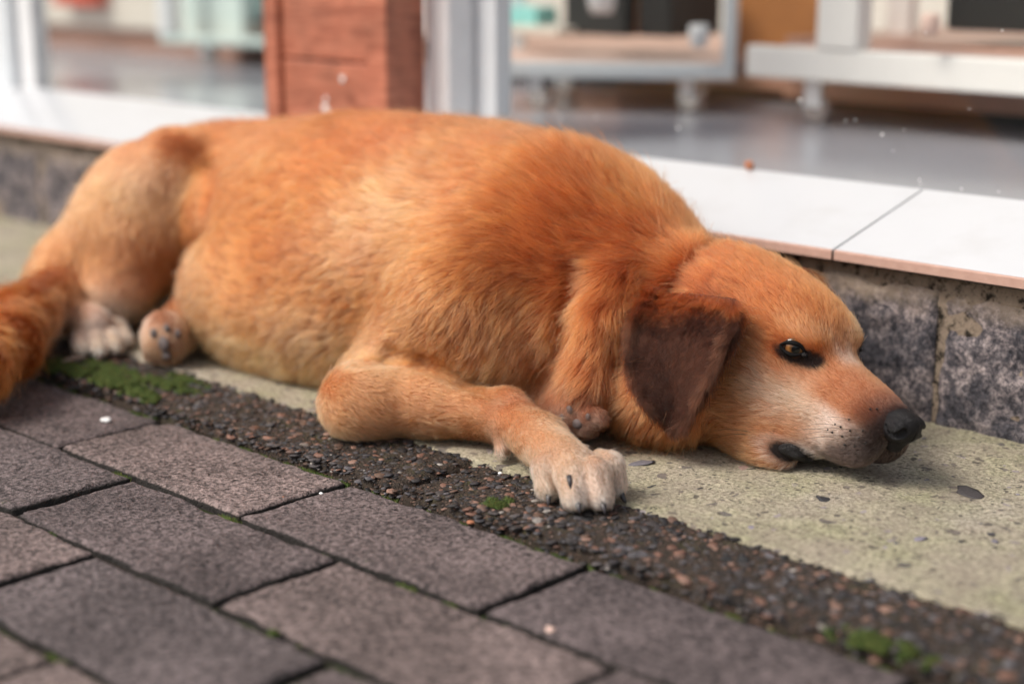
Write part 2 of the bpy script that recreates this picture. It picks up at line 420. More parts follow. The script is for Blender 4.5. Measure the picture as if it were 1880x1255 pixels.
pal = np.array([(.035, .03, .032), (.06, .05, .048), (.10, .085, .085), (.26, .13, .09), (.33, .19, .14), (.13, .12, .13), (.018, .017, .018), (.45, .40, .36), (.16, .09, .06)])
ci = rng.choice(len(pal), n, p=[.20, .17, .15, .11, .08, .12, .10, .02, .05])
scatter('pebble', np.stack([px_, py_, pz_], 1), sz, pal[ci] * rng.uniform(.30, .85, (n, 1)), MAT['pebble'], .28, parent=kerb)
# slab between kerb and wall
def zslab(V):
    V = V.copy(); V[:, 2] = fbm(V, 12, 4, 3) * .0012 + fbm(V, 70, 8, 3) * .0006 - np.clip((.876 - V[:, 1] + fbm(V, 30, 3, 2) * .003) / .008, 0, 1) * .002
    return V
V, F = slabmesh(-3.2, .3, .872, 1.235, 900, 100, zslab, .05)
sb = mesh('pavement_slab', V, F, MAT['slab'], smooth=True); tag(sb, kind='structure')
V, F = boxVF((-4.2, .872, -.05), (-3.2, 1.235, 0)); tag(mesh('pavement_slab', V, F, MAT['slab']), kind='structure')
V, F = boxVF((.3, .872, -.05), (1.2, 1.235, 0)); tag(mesh('pavement_slab', V, F, MAT['slab']), kind='structure')
# flat chips of dark stone set in the slab
n = 900
cp = np.stack([rng.uniform(-1.6, .2, n), rng.uniform(.885, 1.19, n), np.full(n, -.0003)], 1)
cs = rng.gamma(2.2, .0011, n).clip(.001, .008)
cpal = np.array([(.06, .055, .06), (.13, .12, .14), (.22, .20, .24), (.30, .21, .18), (.035, .03, .03), (.28, .25, .20)])
extra = [(G(1780, 903), .0125, (.055, .048, .048)), (G(1515, 917), .0075, (.03, .03, .035)), (G(1170, 850), .013, (.16, .15, .17)), (G(1395, 972), .010, (.22, .20, .24)), (G(1190, 893), .006, (.05, .05, .055))]
cp = np.vstack([cp, [e[0] for e in extra]]); cs = np.append(cs, [e[1] for e in extra])
cc = np.vstack([cpal[rng.choice(6, n, p=[.16, .16, .18, .2, .1, .2])] * rng.uniform(.8, 1.5, (n, 1)), [e[2] for e in extra]])
scatter('stone_chip', cp, cs, cc, MAT['pebble'], .05, parent=sb)
# ---------------------------------------------------------------- shop front
shop = empty('shopfront', (-1.2, 1.21, 0), 'shop front with granite base, white tiled sill, wooden post and glass', 'shop front')
WX0, WX1 = -5.5, 1.6
mesh('mortar_backing', *boxVF((WX0, 1.2172, -.05), (WX1, 1.33, .129)), MAT['mortar'], shop)
xs = [WX0, -4.7, -3.9, -3.15, -2.62, -2.10, -1.58, -1.12, -.665, -.205, .26, .8, WX1]
for i, (a, b) in enumerate(zip(xs[:-1], xs[1:])):
    n_ = int((b - a) / .006) if a > -2.8 and b < .5 else 30
    def zf(V, i=i, a=a, b=b):
        V = V.copy(); e = np.minimum(np.minimum(V[:, 0] - a, b - V[:, 0]), np.minimum(V[:, 1] + .02, .116 - V[:, 1]) + .001)
        V[:, 2] = fbm(V + i * 3, 22, i, 4) * .0035 + fbm(V + i, 110, i + 5, 2) * .0009 - np.clip((.007 + fbm(V, 60, i, 2) * .003 - e) / .007, 0, 1) ** 2 * .006
        t = V[:, 1] > .108; V[:, 1] += np.where(t, fbm(V, 40, i + 9, 3) * .005, 0)
        return V
    V, F = slabmesh(a + .003, b - .003, -.02, .115, n_, 26, zf, .02)
    V = np.stack([V[:, 0], 1.2145 - V[:, 2], V[:, 1]], 1)
    F = [tuple(reversed(f)) for f in F] if False else F
    mesh('stone_block', V, F, MAT['granite'], shop, smooth=True)
# sloped sill tiles
SY0, SY1, SZ0, SZ1 = 1.199, 1.347, .1395, .1765
xs = [-5.2, -4.6, -3.95, -3.3, -2.72, -2.35, -1.80, -1.285, -.762, -.24, .28, .8, 1.3]
for a, b in zip(xs[:-1], xs[1:]):
    a2, b2 = a + .0012, b - .0012; T = .0085; rd = .0012
    pr = [(SY0, SZ0 - T), (SY0, SZ0 - rd), (SY0 + rd, SZ0 + .0002), (SY1, SZ1), (SY1, SZ1 - T)]
    V = [(x, y, z) for x in (a2, b2) for (y, z) in pr]
    mesh('sill_tile', V, [(2, 7, 8, 3)[::1], (0, 1, 2, 3, 4), (9, 8, 7, 6, 5)], MAT['tile'], shop)
    o = mesh('tile_edge', [(x, y, z) for x in (a2, b2) for (y, z) in ((SY0 - .0006, SZ0 - T), (SY0 - .0006, SZ0 - rd), (SY0 + rd, SZ0 + .0001), (SY0 + .004, SZ0 - T))],
             [(0, 4, 5, 1), (1, 5, 6, 2), (0, 3, 7, 4), (0, 1, 2, 3), (7, 6, 5, 4)], MAT['tile_body'], shop)
mesh('tile_bedding', [(x, y, z) for x in (WX0, WX1) for (y, z) in ((1.206, .128), (1.206, SZ0 - .009), (SY1, SZ1 - .0035), (SY1, .128))],
     [(0, 4, 5, 1), (1, 5, 6, 2), (2, 6, 7, 3), (3, 7, 4, 0), (0, 1, 2, 3), (7, 6, 5, 4)], MAT['grout'], shop)
# wooden post
pX0, pX1, pY = -1.594, -1.374, 1.24
post = mesh('wooden_post', *boxVF((pX0 + .012, pY + .006, .150), (pX1 - .002, 1.294, 1.2)), MAT['wood'], shop)
for zz0, zz1 in ((.150, .262), (.265, .420), (.423, .60), (.603, .80), (.803, 1.0), (1.003, 1.2)):
    mesh('board', *boxVF((pX0 + .027, pY + .001, zz0), (pX1 - .034, pY + .012, zz1)), MAT['wood'], post, bevel=.002)
mesh('batten', *boxVF((pX0, pY - .006, .150), (pX0 + .026, pY + .008, 1.2)), MAT['wood'], post, bevel=.002)
mesh('batten', *boxVF((pX1 - .032, pY - .006, .150), (pX1, pY + .008, 1.2)), MAT['wood'], post, bevel=.002)
for (px, py, s) in ((629, 146, .0035), (597, 200, .0045), (598, 183, .003), (604, 208, .004)):
    c0 = P(px, py, pY); 
    V = IV * np.array([s, .0012, s * 1.15]) * (1 + .2 * rng.uniform(-1, 1, (len(IV), 1))) + c0
    mesh('paint_splash', V, IF, MAT['chalk'], post, smooth=True)
# window frames
mesh('door_jamb', *boxVF((-1.3735, 1.296, .160), (-1.338, 1.36, 1.25)), MAT['white_paint'], shop, bevel=.003)
fr = mesh('window_frame', *boxVF((-1.335, 1.336, .165), (-1.303, 1.362, 1.25)), MAT['grey_frame'], shop, bevel=.002)
mesh('window_frame', *boxVF((-2.48, 1.33, .168), (-2.36, 1.38, 1.25)), MAT['grey_frame'], shop, bevel=.004)
mesh('window_frame', *boxVF((-2.358, 1.345, .172), (-2.318, 1.375, 1.25)), MAT['white_paint'], shop, bevel=.004)
mesh('glass_pane', *boxVF((-2.316, 1.350, .174), (-1.60, 1.354, 1.25)), MAT['glass'], shop)
gp = mesh('glass_pane', *boxVF((-1.297, 1.350, .174), (1.2, 1.354, 1.25)), MAT['glass'], shop)
mesh('glass_pane', *boxVF((-4.5, 1.350, .174), (-2.482, 1.354, 1.25)), MAT['glass'], shop)
pts = [(1245, 235), (1468, 183), (1465, 188), (1640, 277), (1553, 222), (1570, 220), (1620, 247), (1660, 238), (1690, 338), (1765, 347), (1833, 352), (980, 105), (1094, 215), (1330, 0), (1700, 60), (1780, 200), (1512, 228), (1840, 56), (1688, 330), (1500, 200)]
V = []; F = []
for i, (px, py) in enumerate(pts):
    c0 = P(px, py, 1.3490); s = random.uniform(.0006, .0016); k = len(V)
    for j in range(7):
        q = j * 6.283 / 7; V.append(c0 + np.array([math.cos(q) * s * random.uniform(.7, 1.3), 0, math.sin(q) * s * random.uniform(.7, 1.2)]))
    V.append(c0 - np.array([0, .0004, 0]))
    for j in range(7): F.append((k + j, k + (j + 1) % 7, k + 7))
o = mesh('paint_specks', V, F, MAT['chalk'], shop); o['kind'] = 'stuff'
V = IV * np.array([.006, .003, .005]) * (1 + .3 * rng.uniform(-1, 1, (len(IV), 1))) + P(1375, 303, 1.343)
tag(mesh('dirt_clod', V, IF, MAT['leaf_dry'], smooth=True, origin=P(1375, 303, 1.343)), 'small brown clod of dirt lying at the foot of the window glass', 'dirt clod')
# shop interior
FZ = .171
fl = mesh('shop_floor', *boxVF((-9.5, 1.356, .10), (2.6, 3.4, FZ)), MAT['shop_floor']); tag(fl, kind='structure')
bw = mesh('interior_wall', *boxVF((-9.5, 3.4, .10), (2.6, 3.5, 1.9)), MAT['cream']); tag(bw, kind='structure')
def plinth(x0, x1, y0, z0, z1, label):
    t = empty('display_plinth', ((x0 + x1) / 2, y0 + .2, FZ), label, 'plinth')
    box('body', (x0, y0, z0 + .012), (x1, y0 + .5, z1), MAT['brown_plinth'], t)
    box('base_or_shade_strip', (x0 + .02, y0 + .03, FZ), (x1 - .02, y0 + .45, z0 + .0115), MAT['dark_box'], t); return t  # near-black strip stands in for the shadow line under the plinth
plinth(-1.30, .9, 1.90, FZ + .006, FZ + .10, 'low reddish brown plinth inside the shop, right of the white cabinets')
plinth(-2.1, -1.32, 1.98, FZ + .006, FZ + .06, 'low brown plinth behind the grey framed display cabinet')
plinth(-4.6, -2.6, 2.1, FZ + .006, FZ + .12, 'low brown plinth inside the left window')
def caster(parent, x, y, zt):
    V, F = tubeVF([(x, y - .008, FZ + .02), (x, y + .008, FZ + .02)], .019, 16); mesh('caster', V, F, MAT['caster_metal'], parent, smooth=False, bevel=.002)
    V, F = tubeVF([(x, y - .0015, FZ + .034), (x + .006, y, zt)], .007, 8); mesh('caster_stem', V, F, MAT['caster_metal'], parent)
    V, F = boxVF((x - .012, y - .013, FZ + .022), (x + .012, y - .0105, zt - .002)); mesh('caster_fork', V, F, MAT['white_paint'], parent)
def cabinet(label, A, B, zb, rh, depth, mrail, mpost, pw, casters=True, post_at=None):
    """frame of a rolling display: A,B = front bottom corners on the floor plan"""
    A = np.array(A, float); B = np.array(B, float); d = (B - A); L = np.linalg.norm(d); d /= L; n_ = np.array([-d[1], d[0]])
    if n_[1] < 0: n_ = -n_
    t = empty('display_cabinet', (*((A + B) / 2), FZ), label, 'display cabinet')
    def ob(name, s0, s1, t0, t1, z0, z1, m):
        V = [(*(A + d * s + n_ * q), z) for z in (z0, z1) for (s, q) in ((s0, t0), (s1, t0), (s1, t1), (s0, t1))]
        return mesh(name, V, [(0, 3, 2, 1), (4, 5, 6, 7), (0, 1, 5, 4), (1, 2, 6, 5), (2, 3, 7, 6), (3, 0, 4, 7)], m, t, bevel=.003)
    ob('bottom_rail', 0, L, 0, .02, zb, zb + rh, mrail)
    ob('shelf', .003, L - .003, .0205, depth, zb + rh * .55, zb + rh - .004, MAT['pink_shelf'])
    for s in (post_at or ((0, pw), (L - pw, L))): ob('post', s[0], s[1], -.003, .03, zb + rh + .0005 if post_at else zb + .001, 1.2, mpost)
    for s in ((0, pw), (L - pw, L)): ob('post', s[0], s[1], depth - .02, depth, zb, 1.2, mpost)
    if casters:
        for s in (.09, L - .06):
            for q in (.035, depth - .05):
                c = A + d * s + n_ * q; caster(t, c[0], c[1], zb)
    return t, A, d, n_
a = P(868, 142, 1.60); b = P(1350, 138, 1.80)
cab1, A1, d1, n1 = cabinet('grey framed display cabinet on casters, just right of the wooden post', a[:2], b[:2], a[2], .021, .34, MAT['grey_frame'], MAT['grey_frame'], .018)
a = P(1368, 140, 1.76); b = P(2150, 212, 1.74)
cab2, A2, d2, n2 = cabinet('long cream display cabinet on casters at the right side of the window', a[:2], b[:2], a[2], .040, .34, MAT['white_rail'], MAT['white_rail'], .04, post_at=((.11, .17),))
a = P(292, 80, 1.80); b = P(640, 84, 1.92)
cab3, A3, d3, n3 = cabinet('pale green display cabinet on casters, seen left of the wooden post', a[:2], b[:2], a[2], .016, .34, MAT['green_pale'], MAT['white_paint'], .03, post_at=((0, .03),))
a = P(70, 92, 1.98); b = P(292, 90, 2.06)
cab4 = empty('display_cabinet', (-3.0, 2.1, FZ), 'solid cream cabinet on the floor behind the left window pane', 'display cabinet')
box('body', (-3.75, 1.97, .215), (-2.62, 2.3, 1.1), MAT['cream'], cab4, .01); box('base_or_shade_strip', (-3.7, 2.0, FZ), (-2.66, 2.25, .2145), MAT['brown_plinth'], cab4)
def good(name, label, px0, px1, py0, py1, Y, m, dep=.12, cat='box', h=None):
    a = P(px0, py1, Y); b = P(px1, py0, Y)
    o = box(name, (a[0], Y, a[2]), (b[0], Y + dep, max(b[2], a[2] + .05) if h is None else a[2] + h), m, None, .004); tag(o, label, cat); return o
good('storage_box', 'black box on the shelf inside the grey framed cabinet', 1035, 1150, -40, 62, 1.84, MAT['dark_box'])
good('storage_box', 'near black green box on the cabinet shelf, beside the black one', 1170, 1232, -40, 66, 1.84, MAT['dark_box'])
good('storage_box', 'brown upright box between the two dark boxes in the cabinet', 1152, 1168, -40, 64, 1.86, MAT['orange_box'])
good('storage_box', 'small teal box at the left end of the cabinet shelf', 925, 985, 14, 48, 1.84, MAT['teal_box'], .05, h=.03)
good('storage_box', 'cream box under the teal one on the cabinet shelf', 918, 1025, 48, 62, 1.80, MAT['cream'], .1, h=.012)
good('wood_panel', 'brown orange panel standing behind the two white cabinets', 1350, 1530, -80, 120, 2.0, MAT['orange_box'], .05, 'panel')
good('storage_box', 'dark box on the long cream cabinet, at the right edge', 1735, 1960, -60, 55, 1.90, MAT['dark_box'])
good('storage_box', 'red box behind the left window pane, above the cream cabinet', 95, 165, -60, 8, 1.93, MAT['red_box'])
good('storage_box', 'dark flat box on the pale green cabinet next to the post', 440, 490, 34, 44, 1.9, MAT['dark_box'], .1, h=.008)
good('storage_box', 'pale green box on the cabinet left of the post', 335, 440, -60, 66, 1.88, MAT['green_pale'], .1)
good('storage_box', 'turquoise box on the pale cabinet touching the post', 470, 560, -60, 30, 1.95, MAT['teal_box'], .1)
for (px, py, Y, s, lab, m) in ((1105, -6, 1.78, .020, 'white round cup hanging in the grey framed cabinet', 'white_paint'), (1283, 66, 1.77, .013, 'white oval cup beside the right post of the grey framed cabinet', 'white_paint'), (1708, 45, 1.73, .011, 'pale pink cup at the left of the dark box on the long cabinet', 'pink_shelf')):
    c0 = P(px, py, Y); prof = [(0, -1.2), (.75, -1.15), (.95, -.5), (1.0, .4), (.95, 1.1), (.88, 1.1), (.85, -.9), (0, -.95)]
    V = []; F = []
    for r_, z_ in prof:
        for k in range(20): V.append((c0[0] + s * r_ * math.cos(k * .31416), c0[1] + s * r_ * math.sin(k * .31416), c0[2] + s * z_))
    for i in range(len(prof) - 1):
        for k in range(20): F.append((i * 20 + k, i * 20 + (k + 1) % 20, (i + 1) * 20 + (k + 1) % 20, (i + 1) * 20 + k))
    tag(mesh('cup', V, F, MAT[m], smooth=True, origin=c0), lab, 'cup')
# ================================================================ the dog
DOG = empty('dog', (-1.08, 1.0, 0.0), 'ginger short haired dog with dark brown ear, lying with its chin on the mossy concrete', 'dog')
# head frame
yaw, pitch, roll = math.radians(-12), math.radians(18), math.radians(-5)
hF = np.array([math.cos(yaw) * math.cos(pitch), math.sin(yaw) * math.cos(pitch), -math.sin(pitch)])
hL = np.array([math.sin(yaw), -math.cos(yaw), 0.0])
hU = np.cross(hL, hF); hU = -hU if hU[2] < 0 else hU
hL, hU = hL * math.cos(roll) - hU * math.sin(roll), hU * math.cos(roll) + hL * math.sin(roll)
HR = np.array([hF, hL, hU])                         # rows: head axes (forward, camera side, up)
EYE = P(1458, 640, 1.03); HO = EYE - hL * .033
def H(f, l, u): return HO + hF * f + hL * l + hU * u
I3 = np.eye(3)
# fur palettes (albedo)
OR = (.41, .155, .046); ORL = (.57, .260, .105); CR = (.76, .48, .27); WH = (.90, .80, .69); HD = (.42, .152, .046)
PR = []
def ell(c, r, k=.02, ax=None, d=(-1, 0, -.2), L=.02, col=OR, grp='body'):
    PR.append(dict(t='e', c=np.array(c, float), r=np.array(r, float), A=I3 if ax is None else np.array(ax), k=k, d=np.array(d, float), L=L, col=col, g=grp))
def cap(a, b, ra, rb, k=.02, d=None, L=.012, col=OR, grp='body'):
    a = np.array(a, float); b = np.array(b, float)
    PR.append(dict(t='c', a=a, b=b, ra=ra, rb=rb, k=k, d=(b - a) / np.linalg.norm(b - a) if d is None else np.array(d, float), L=L, col=col, g=grp))
def frame(x, up_=(0, 0, 1)):
    x = np.array(x, float); x /= np.linalg.norm(x); y = np.cross(up_, x); y /= np.linalg.norm(y); return np.array([x, y, np.cross(x, y)])
def sdf(p, q):
    if q['t'] == 'e':
        v = (p - q['c']) @ q['A'].T; k0 = np.linalg.norm(v / q['r'], axis=-1); k1 = np.linalg.norm(v / q['r'] ** 2, axis=-1)
        return k0 * (k0 - 1) / np.maximum(k1, 1e-9)
    ab = q['b'] - q['a']; t = np.clip(((p - q['a']) @ ab) / (ab @ ab), 0, 1)
    return np.linalg.norm(p - q['a'] - t[..., None] * ab, axis=-1) - (q['ra'] + (q['rb'] - q['ra']) * t)
# --- trunk
ell((-1.02, 1.065, .118), (.19, .128, .112), .03, d=(-1, -.05, -.30), L=.032)
ell((-1.19, 1.060, .116), (.23, .138, .118), .05, d=(-1, -.05, -.28), L=.025)
ell((-1.14, 1.005, .098), (.20, .095, .088), .05, d=(-1, -.05, -.45), L=.026)
ell((-1.190, .995, .046), (.135, .094, .070), .05, d=(-.75, -.1, -.65), L=.030, col=ORL)      # belly resting on the ground
ell((-1.40, 1.085, .108), (.17, .118, .098), .05, d=(-1, 0, -.3), L=.025)
ell((-.965, 1.045, .120), (.095, .108, .094), .035, d=(-.85, 0, -.6), L=.030)              # shoulders
ell((-.925, 1.070, .118), (.080, .088, .074), .03, d=(-.9, 0, -.5), L=.032)
cap((-.93, 1.070, .098), (-.795, 1.075, .084), .082, .063, .03, d=(-1, 0, -.55), L=.034, col=OR)    # neck
ell((-.875, 1.020, .066), (.075, .058, .060), .03, d=(-.5, -.1, -.9), L=.032, col=ORL)                 # ruff under the neck
ell((-.800, 1.020, .045), (.060, .055, .045), .02, d=(-.6, -.1, -.8), L=.034, col=OR)
ell((-.955, .985, .072), (.085, .068, .068), .03, d=(-.6, 0, -.8), L=.032, col=ORL)          # fore chest
# neck folds
cap(P(1150, 520, 1.020), P(1110, 690, .975), .020, .016, .022, d=(-.3, -.2, -.95), L=.030)
cap(P(1250, 492, 1.062), P(1185, 580, 1.005), .016, .014, .018, d=(-.8, 0, -.6), L=.018)
cap(P(1010, 545, .985), P(1060, 700, .962), .018, .016, .022, d=(-.5, 0, -.9), L=.030)
# --- shoulder blade and upper arm
cap(P(1000, 370, 1.03), P(850, 560, .945), .030, .042, .05, d=(-.75, 0, -.65), L=.032)
cap(P(850, 560, .945), P(690, 712, .900), .044, .036, .04, d=(-.8, -.1, -.6), L=.018, col=OR)
EL = G(655, 742, .027)
MID = G(790, 745, .028); WR = G(925, 762, .029); KN = G(992, 806, .028)
ell(EL + np.array([.004, 0, .002]), (.031, .023, .026), .03, d=(.7, 0, -.6), L=.012, col=ORL)
cap(EL, MID, .0280, .0235, .02, L=.013, col=ORL, grp='leg')
cap(MID, WR, .0235, .0195, .015, L=.010, col=ORL, grp='leg')
cap(WR, KN, .0195, .0180, .012, L=.009, col=ORL, grp='leg')
PB = G(1048, 862, .022)
cap(KN, PB, .0180, .0190, .010, L=.008, col=CR, grp='leg')
toes = [((1010, 848), (1008, 893), .0125), ((1045, 852), (1058, 912), .0132), ((1078, 856), (1100, 912), .0130), ((1100, 850), (1127, 890), .0118)]
for i, (a, b, r_t) in enumerate(toes):
    A_ = G(*a, .024); B_ = G(*b, .0115); M_ = A_ * .45 + B_ * .55 + np.array([0, 0, .006])
    cap(A_, M_, r_t * .8, r_t, .0025, d=B_ - A_, L=.0055, col=CR, grp='paw'); cap(M_, B_, r_t, r_t * .80, .002, d=B_ - A_, L=.005, col=WH, grp='paw')
cap(G(925, 790, .02), G(922, 826, .010), .006, .0055, .006, L=.008, col=WH, grp='paw')                 # carpal pad tuft
# far fore paw tucked under the neck
FP = P(1055, 760, .952)
cap(P(980, 700, 1.0), FP, .022, .020, .01, L=.008, col=(.22, .14, .10), grp='leg')
for (px, py) in ((1030, 780), (1052, 786), (1078, 782), (1092, 768)):
    cap(FP, P(px, py, .946), .012, .0095, .003, L=.005, col=(.17, .125, .105), grp='paw')
# --- hind leg: knee up, hock on the ground, foot forward
KNEE = P(322, 312, .985); HOCK = G(110, 528, .040); HIP = np.array([-1.47, 1.07, .130])
cap(HIP, KNEE, .070, .040, .03, d=(-.6, -.1, -.8), L=.016, col=OR)
TH = P(240, 415, .955)
ell((-1.27, .990, .058), (.085, .095, .068), .04, d=(-.6, -.1, -.8), L=.022, col=ORL)
ell((-1.50, 1.05, .098), (.10, .09, .080), .03, L=.018)
ell(P(274, 400, .968), (.088, .050, .078), .009, frame(KNEE - P(180, 460, .94)), d=(-.5, -.1, -.85), L=.014, col=ORL, grp='leg')
cap(KNEE, TH, .040, .060, .010, d=(-.5, -.1, -.85), L=.014, col=ORL, grp='leg')
cap(TH, HOCK, .058, .036, .016, d=(-.5, -.2, -.85), L=.016, col=OR, grp='leg')
cap(P(215, 415, 1.03), G(125, 515, .052), .052, .034, .03, d=(-.8, 0, -.6), L=.018, col=OR)            # rump
cap(P(250, 530, .925), P(140, 545, .915), .016, .022, .010, d=(-1, 0, 0), L=.014, col=ORL, grp='leg')   # shank fold
cap(P(262, 450, .948), G(215, 535, .045), .048, .036, .02, d=(-.6, -.1, -.8), L=.015, col=OR, grp='leg')
FT = G(170, 598, .022)
cap(G(100, 560, .030), FT, .020, .019, .008, L=.008, col=ORL, grp='leg')
for i, (px, py, px2, py2, Y) in enumerate(((150, 600, 150, 644, .862), (172, 600, 184, 645, .856), (195, 596, 213, 640, .860), (208, 592, 231, 628, .868))):
    cap(G(px, py, .017), G(px2, py2 - 2, .0100), .0108, .0084, .0015, L=.005, col=WH, grp='paw')
# other hind foot, sole towards the street
SF = G(303, 622, .026)
ell(SF, (.026, .018, .027), .006, d=(0, 0, -1), L=.006, col=(.38, .23, .16), grp='paw')
cap(G(300, 590, .035) + np.array([-.03, .06, .0]), SF, .022, .02, .008, L=.010, col=(.35, .17, .09), grp='leg')
cap(G(310, 655, .010), G(342, 628, .022), .009, .008, .003, d=(.3, 0, -1), L=.006, col=CR, grp='paw')
cap(G(280, 650, .010), G(274, 615, .025), .008, .008, .003, d=(-.3, 0, -1), L=.006, col=CR, grp='paw')
# --- tail
tp = [G(115, 535, .045), G(50, 585, .036), G(12, 632, .032), G(-45, 680, .030), G(-130, 720, .026), G(-230, 740, .022)]
tr = [.028, .027, .026, .024, .019, .013]
for a, b, ra, rb in zip(tp[:-1], tp[1:], tr[:-1], tr[1:]):
    cap(a, b, ra, rb, .012, L=.032, col=(.46, .180, .052), grp='tail')
# --- head
HA = HR
def hell(c, r, k=.012, d=(-1, 0, 0), L=.009, col=HD, rot=0.0, grp='head'):
    ca, sa = math.cos(rot), math.sin(rot); A = np.array([[ca, 0, -sa], [0, 1, 0], [sa, 0, ca]]) @ HA
    ell(H(*c), r, k, A, d=np.array(d) @ HR, L=L, col=col, grp=grp)
def hcap(a, b, ra, rb, k=.012, d=(-1, 0, 0), L=.006, col=HD, grp='head'):
    cap(H(*a), H(*b), ra, rb, k, d=np.array(d) @ HR, L=L, col=col, grp=grp)
hell((-.068, 0, -.012), (.080, .057, .045), .025, d=(-1, 0, .1), L=.011, col=HD)          # cranium
hell((-.030, 0, -.004), (.048, .041, .034), .015, d=(-1, 0, .25), L=.008)               # forehead
hell((-.075, 0, -.058), (.072, .054, .052), .03, d=(-1, .2, -.5), L=.014)              # jaw hinge and throat
for s in (1, -1):
    hell((-.012, .022 * s, .006), (.020, .013, .009), .016, d=(-.9, .3 * s, .5), L=.006)  # brow
    hell((-.040, .034 * s, -.045), (.052, .026, .044), .02, d=(-1, .1 * s, -.25), L=.009, col=ORL)  # cheek
    hell((.014, .0185 * s, -.028), (.038, .0155, .020), .012, d=(-1, .15 * s, -.1), L=.006, col=ORL)  # under the eye
    hell((.055, .0155 * s, -.037), (.038, .0165, .028), .010, d=(-1, .1 * s, -.3), L=.0045, col=CR)   # lip
    hell((.071, .010 * s, -.037), (.018, .0125, .021), .008, d=(-1, .2 * s, -.1), L=.003, col=(.5, .36, .30))
    hell((-.012, .034 * s, -.080), (.050, .022, .027), .02, d=(-1, .1 * s, -.25), L=.010, col=ORL)
    hell((.026, .022 * s, -.062), (.026, .012, .016), .008, d=(-1, .1 * s, -.3), L=.005, col=CR)  # lip corner
hcap((.005, 0, -.016), (.084, 0, -.0165), .021, .0145, .014, L=.004)                    # bridge
for s in (1, -1): hell((-.012, .027 * s, -.050), (.042, .017, .030), .02, d=(-1, .1 * s, -.2), L=.008, col=ORL)
hcap((-.03, 0, -.072), (.050, 0, -.062), .028, .012, .012, d=(-1, 0, -.2), L=.006, col=CR)    # lower jaw
BODY_PR = [q for q in PR]
# ---- voxel field
def nets(V, o, h):
    """surface nets on a grid of distances"""
    neg = V < 0; sh = V.shape
    c = [neg[i:sh[0] - 1 + i, j:sh[1] - 1 + j, k:sh[2] - 1 + k] for i in (0, 1) for j in (0, 1) for k in (0, 1)]
    s = sum(x.astype(np.int8) for x in c); act = (s > 0) & (s < 8)
    idx = -np.ones(act.shape, np.int64); cells = np.argwhere(act); idx[act] = np.arange(len(cells))
    acc = np.zeros((len(cells), 3)); num = np.zeros(len(cells))
    cor = [(i, j, k) for i in (0, 1) for j in (0, 1) for k in (0, 1)]
    for a in range(8):
        for b in range(a + 1, 8):
            A, B = cor[a], cor[b]
            if sum(abs(x - y) for x, y in zip(A, B)) != 1: continue
            va = V[cells[:, 0] + A[0], cells[:, 1] + A[1], cells[:, 2] + A[2]]; vb = V[cells[:, 0] + B[0], cells[:, 1] + B[1], cells[:, 2] + B[2]]
            m = (va < 0) != (vb < 0); t = np.where(m, va / np.where(m, va - vb, 1), 0)[:, None]
            pt = np.array(A) + t * (np.array(B) - np.array(A)); acc += np.where(m[:, None], pt, 0); num += m
    verts = o + h * (cells + acc / num[:, None]); F = []
    for ax in range(3):
        u, v = [(1, 2), (2, 0), (0, 1)][ax]
        n0 = neg; sl0 = [slice(1, -1)] * 3; sl0[ax] = slice(0, sh[ax] - 1); sl1 = list(sl0); sl1[ax] = slice(1, sh[ax])
        a_, b_ = n0[tuple(sl0)], n0[tuple(sl1)]
        for flip in (0, 1):
            e = np.argwhere((a_ & ~b_) if flip == 0 else (~a_ & b_))
            if not len(e): continue
            st = np.array([1, 1, 1]); st[ax] = 0; e = e + st
            def g_(du, dv):
                q = e.copy(); q[:, u] += du; q[:, v] += dv; return idx[q[:, 0], q[:, 1], q[:, 2]]
            quad = np.stack([g_(-1, -1), g_(0, -1), g_(0, 0), g_(-1, 0)], 1)
            F.append(quad if flip == 0 else quad[:, ::-1])
    F = np.concatenate(F); F = F[(F >= 0).all(1)]
    return verts, F
def field(prs, lo, hi, h, ground=None, V=None):
    lo = np.array(lo, float); n = np.ceil((np.array(hi) - lo) / h).astype(int) + 1
    if V is None: V = np.full(n, .05, np.float32)
    n = np.array(V.shape); ax = [lo[i] + h * np.arange(n[i]) for i in range(3)]
    for q in prs:
        if q['t'] == 'e': ctr = q['c']; ext = np.abs(q['A'].T) @ q['r']; a, b = ctr - ext, ctr + ext
        else: a = np.minimum(q['a'] - q['ra'], q['b'] - q['rb']); b = np.maximum(q['a'] + q['ra'], q['b'] + q['rb'])
        mg = q['k'] + 3 * h; i0 = np.clip(((a - mg - lo) / h).astype(int), 0, n); i1 = np.clip(((b + mg - lo) / h).astype(int) + 2, 0, n)
        if (i1 <= i0).any(): continue
        sl = tuple(slice(i0[i], i1[i]) for i in range(3))
        p = np.stack(np.meshgrid(*[ax[i][sl[i]] for i in range(3)], indexing='ij'), -1)
        d = sdf(p, q); o = V[sl]; k = q['k']
        if q.get('sub'): hh = np.clip(k - np.abs(o + d), 0, None) / k; V[sl] = np.maximum(o, -d) + hh * hh * k * .25
        else: hh = np.clip(k - np.abs(o - d), 0, None) / k; V[sl] = np.minimum(o, d) - hh * hh * k * .25
    if ground is not None: V = np.maximum(V, ground - ax[2][None, None, :])
    return V, lo, h
FLO, FHI, FH = (-2.02, .66, -.012), (-.53, 1.24, .275), .0030
FV, FLO, FH = field(BODY_PR, FLO, FHI, FH, .0015)
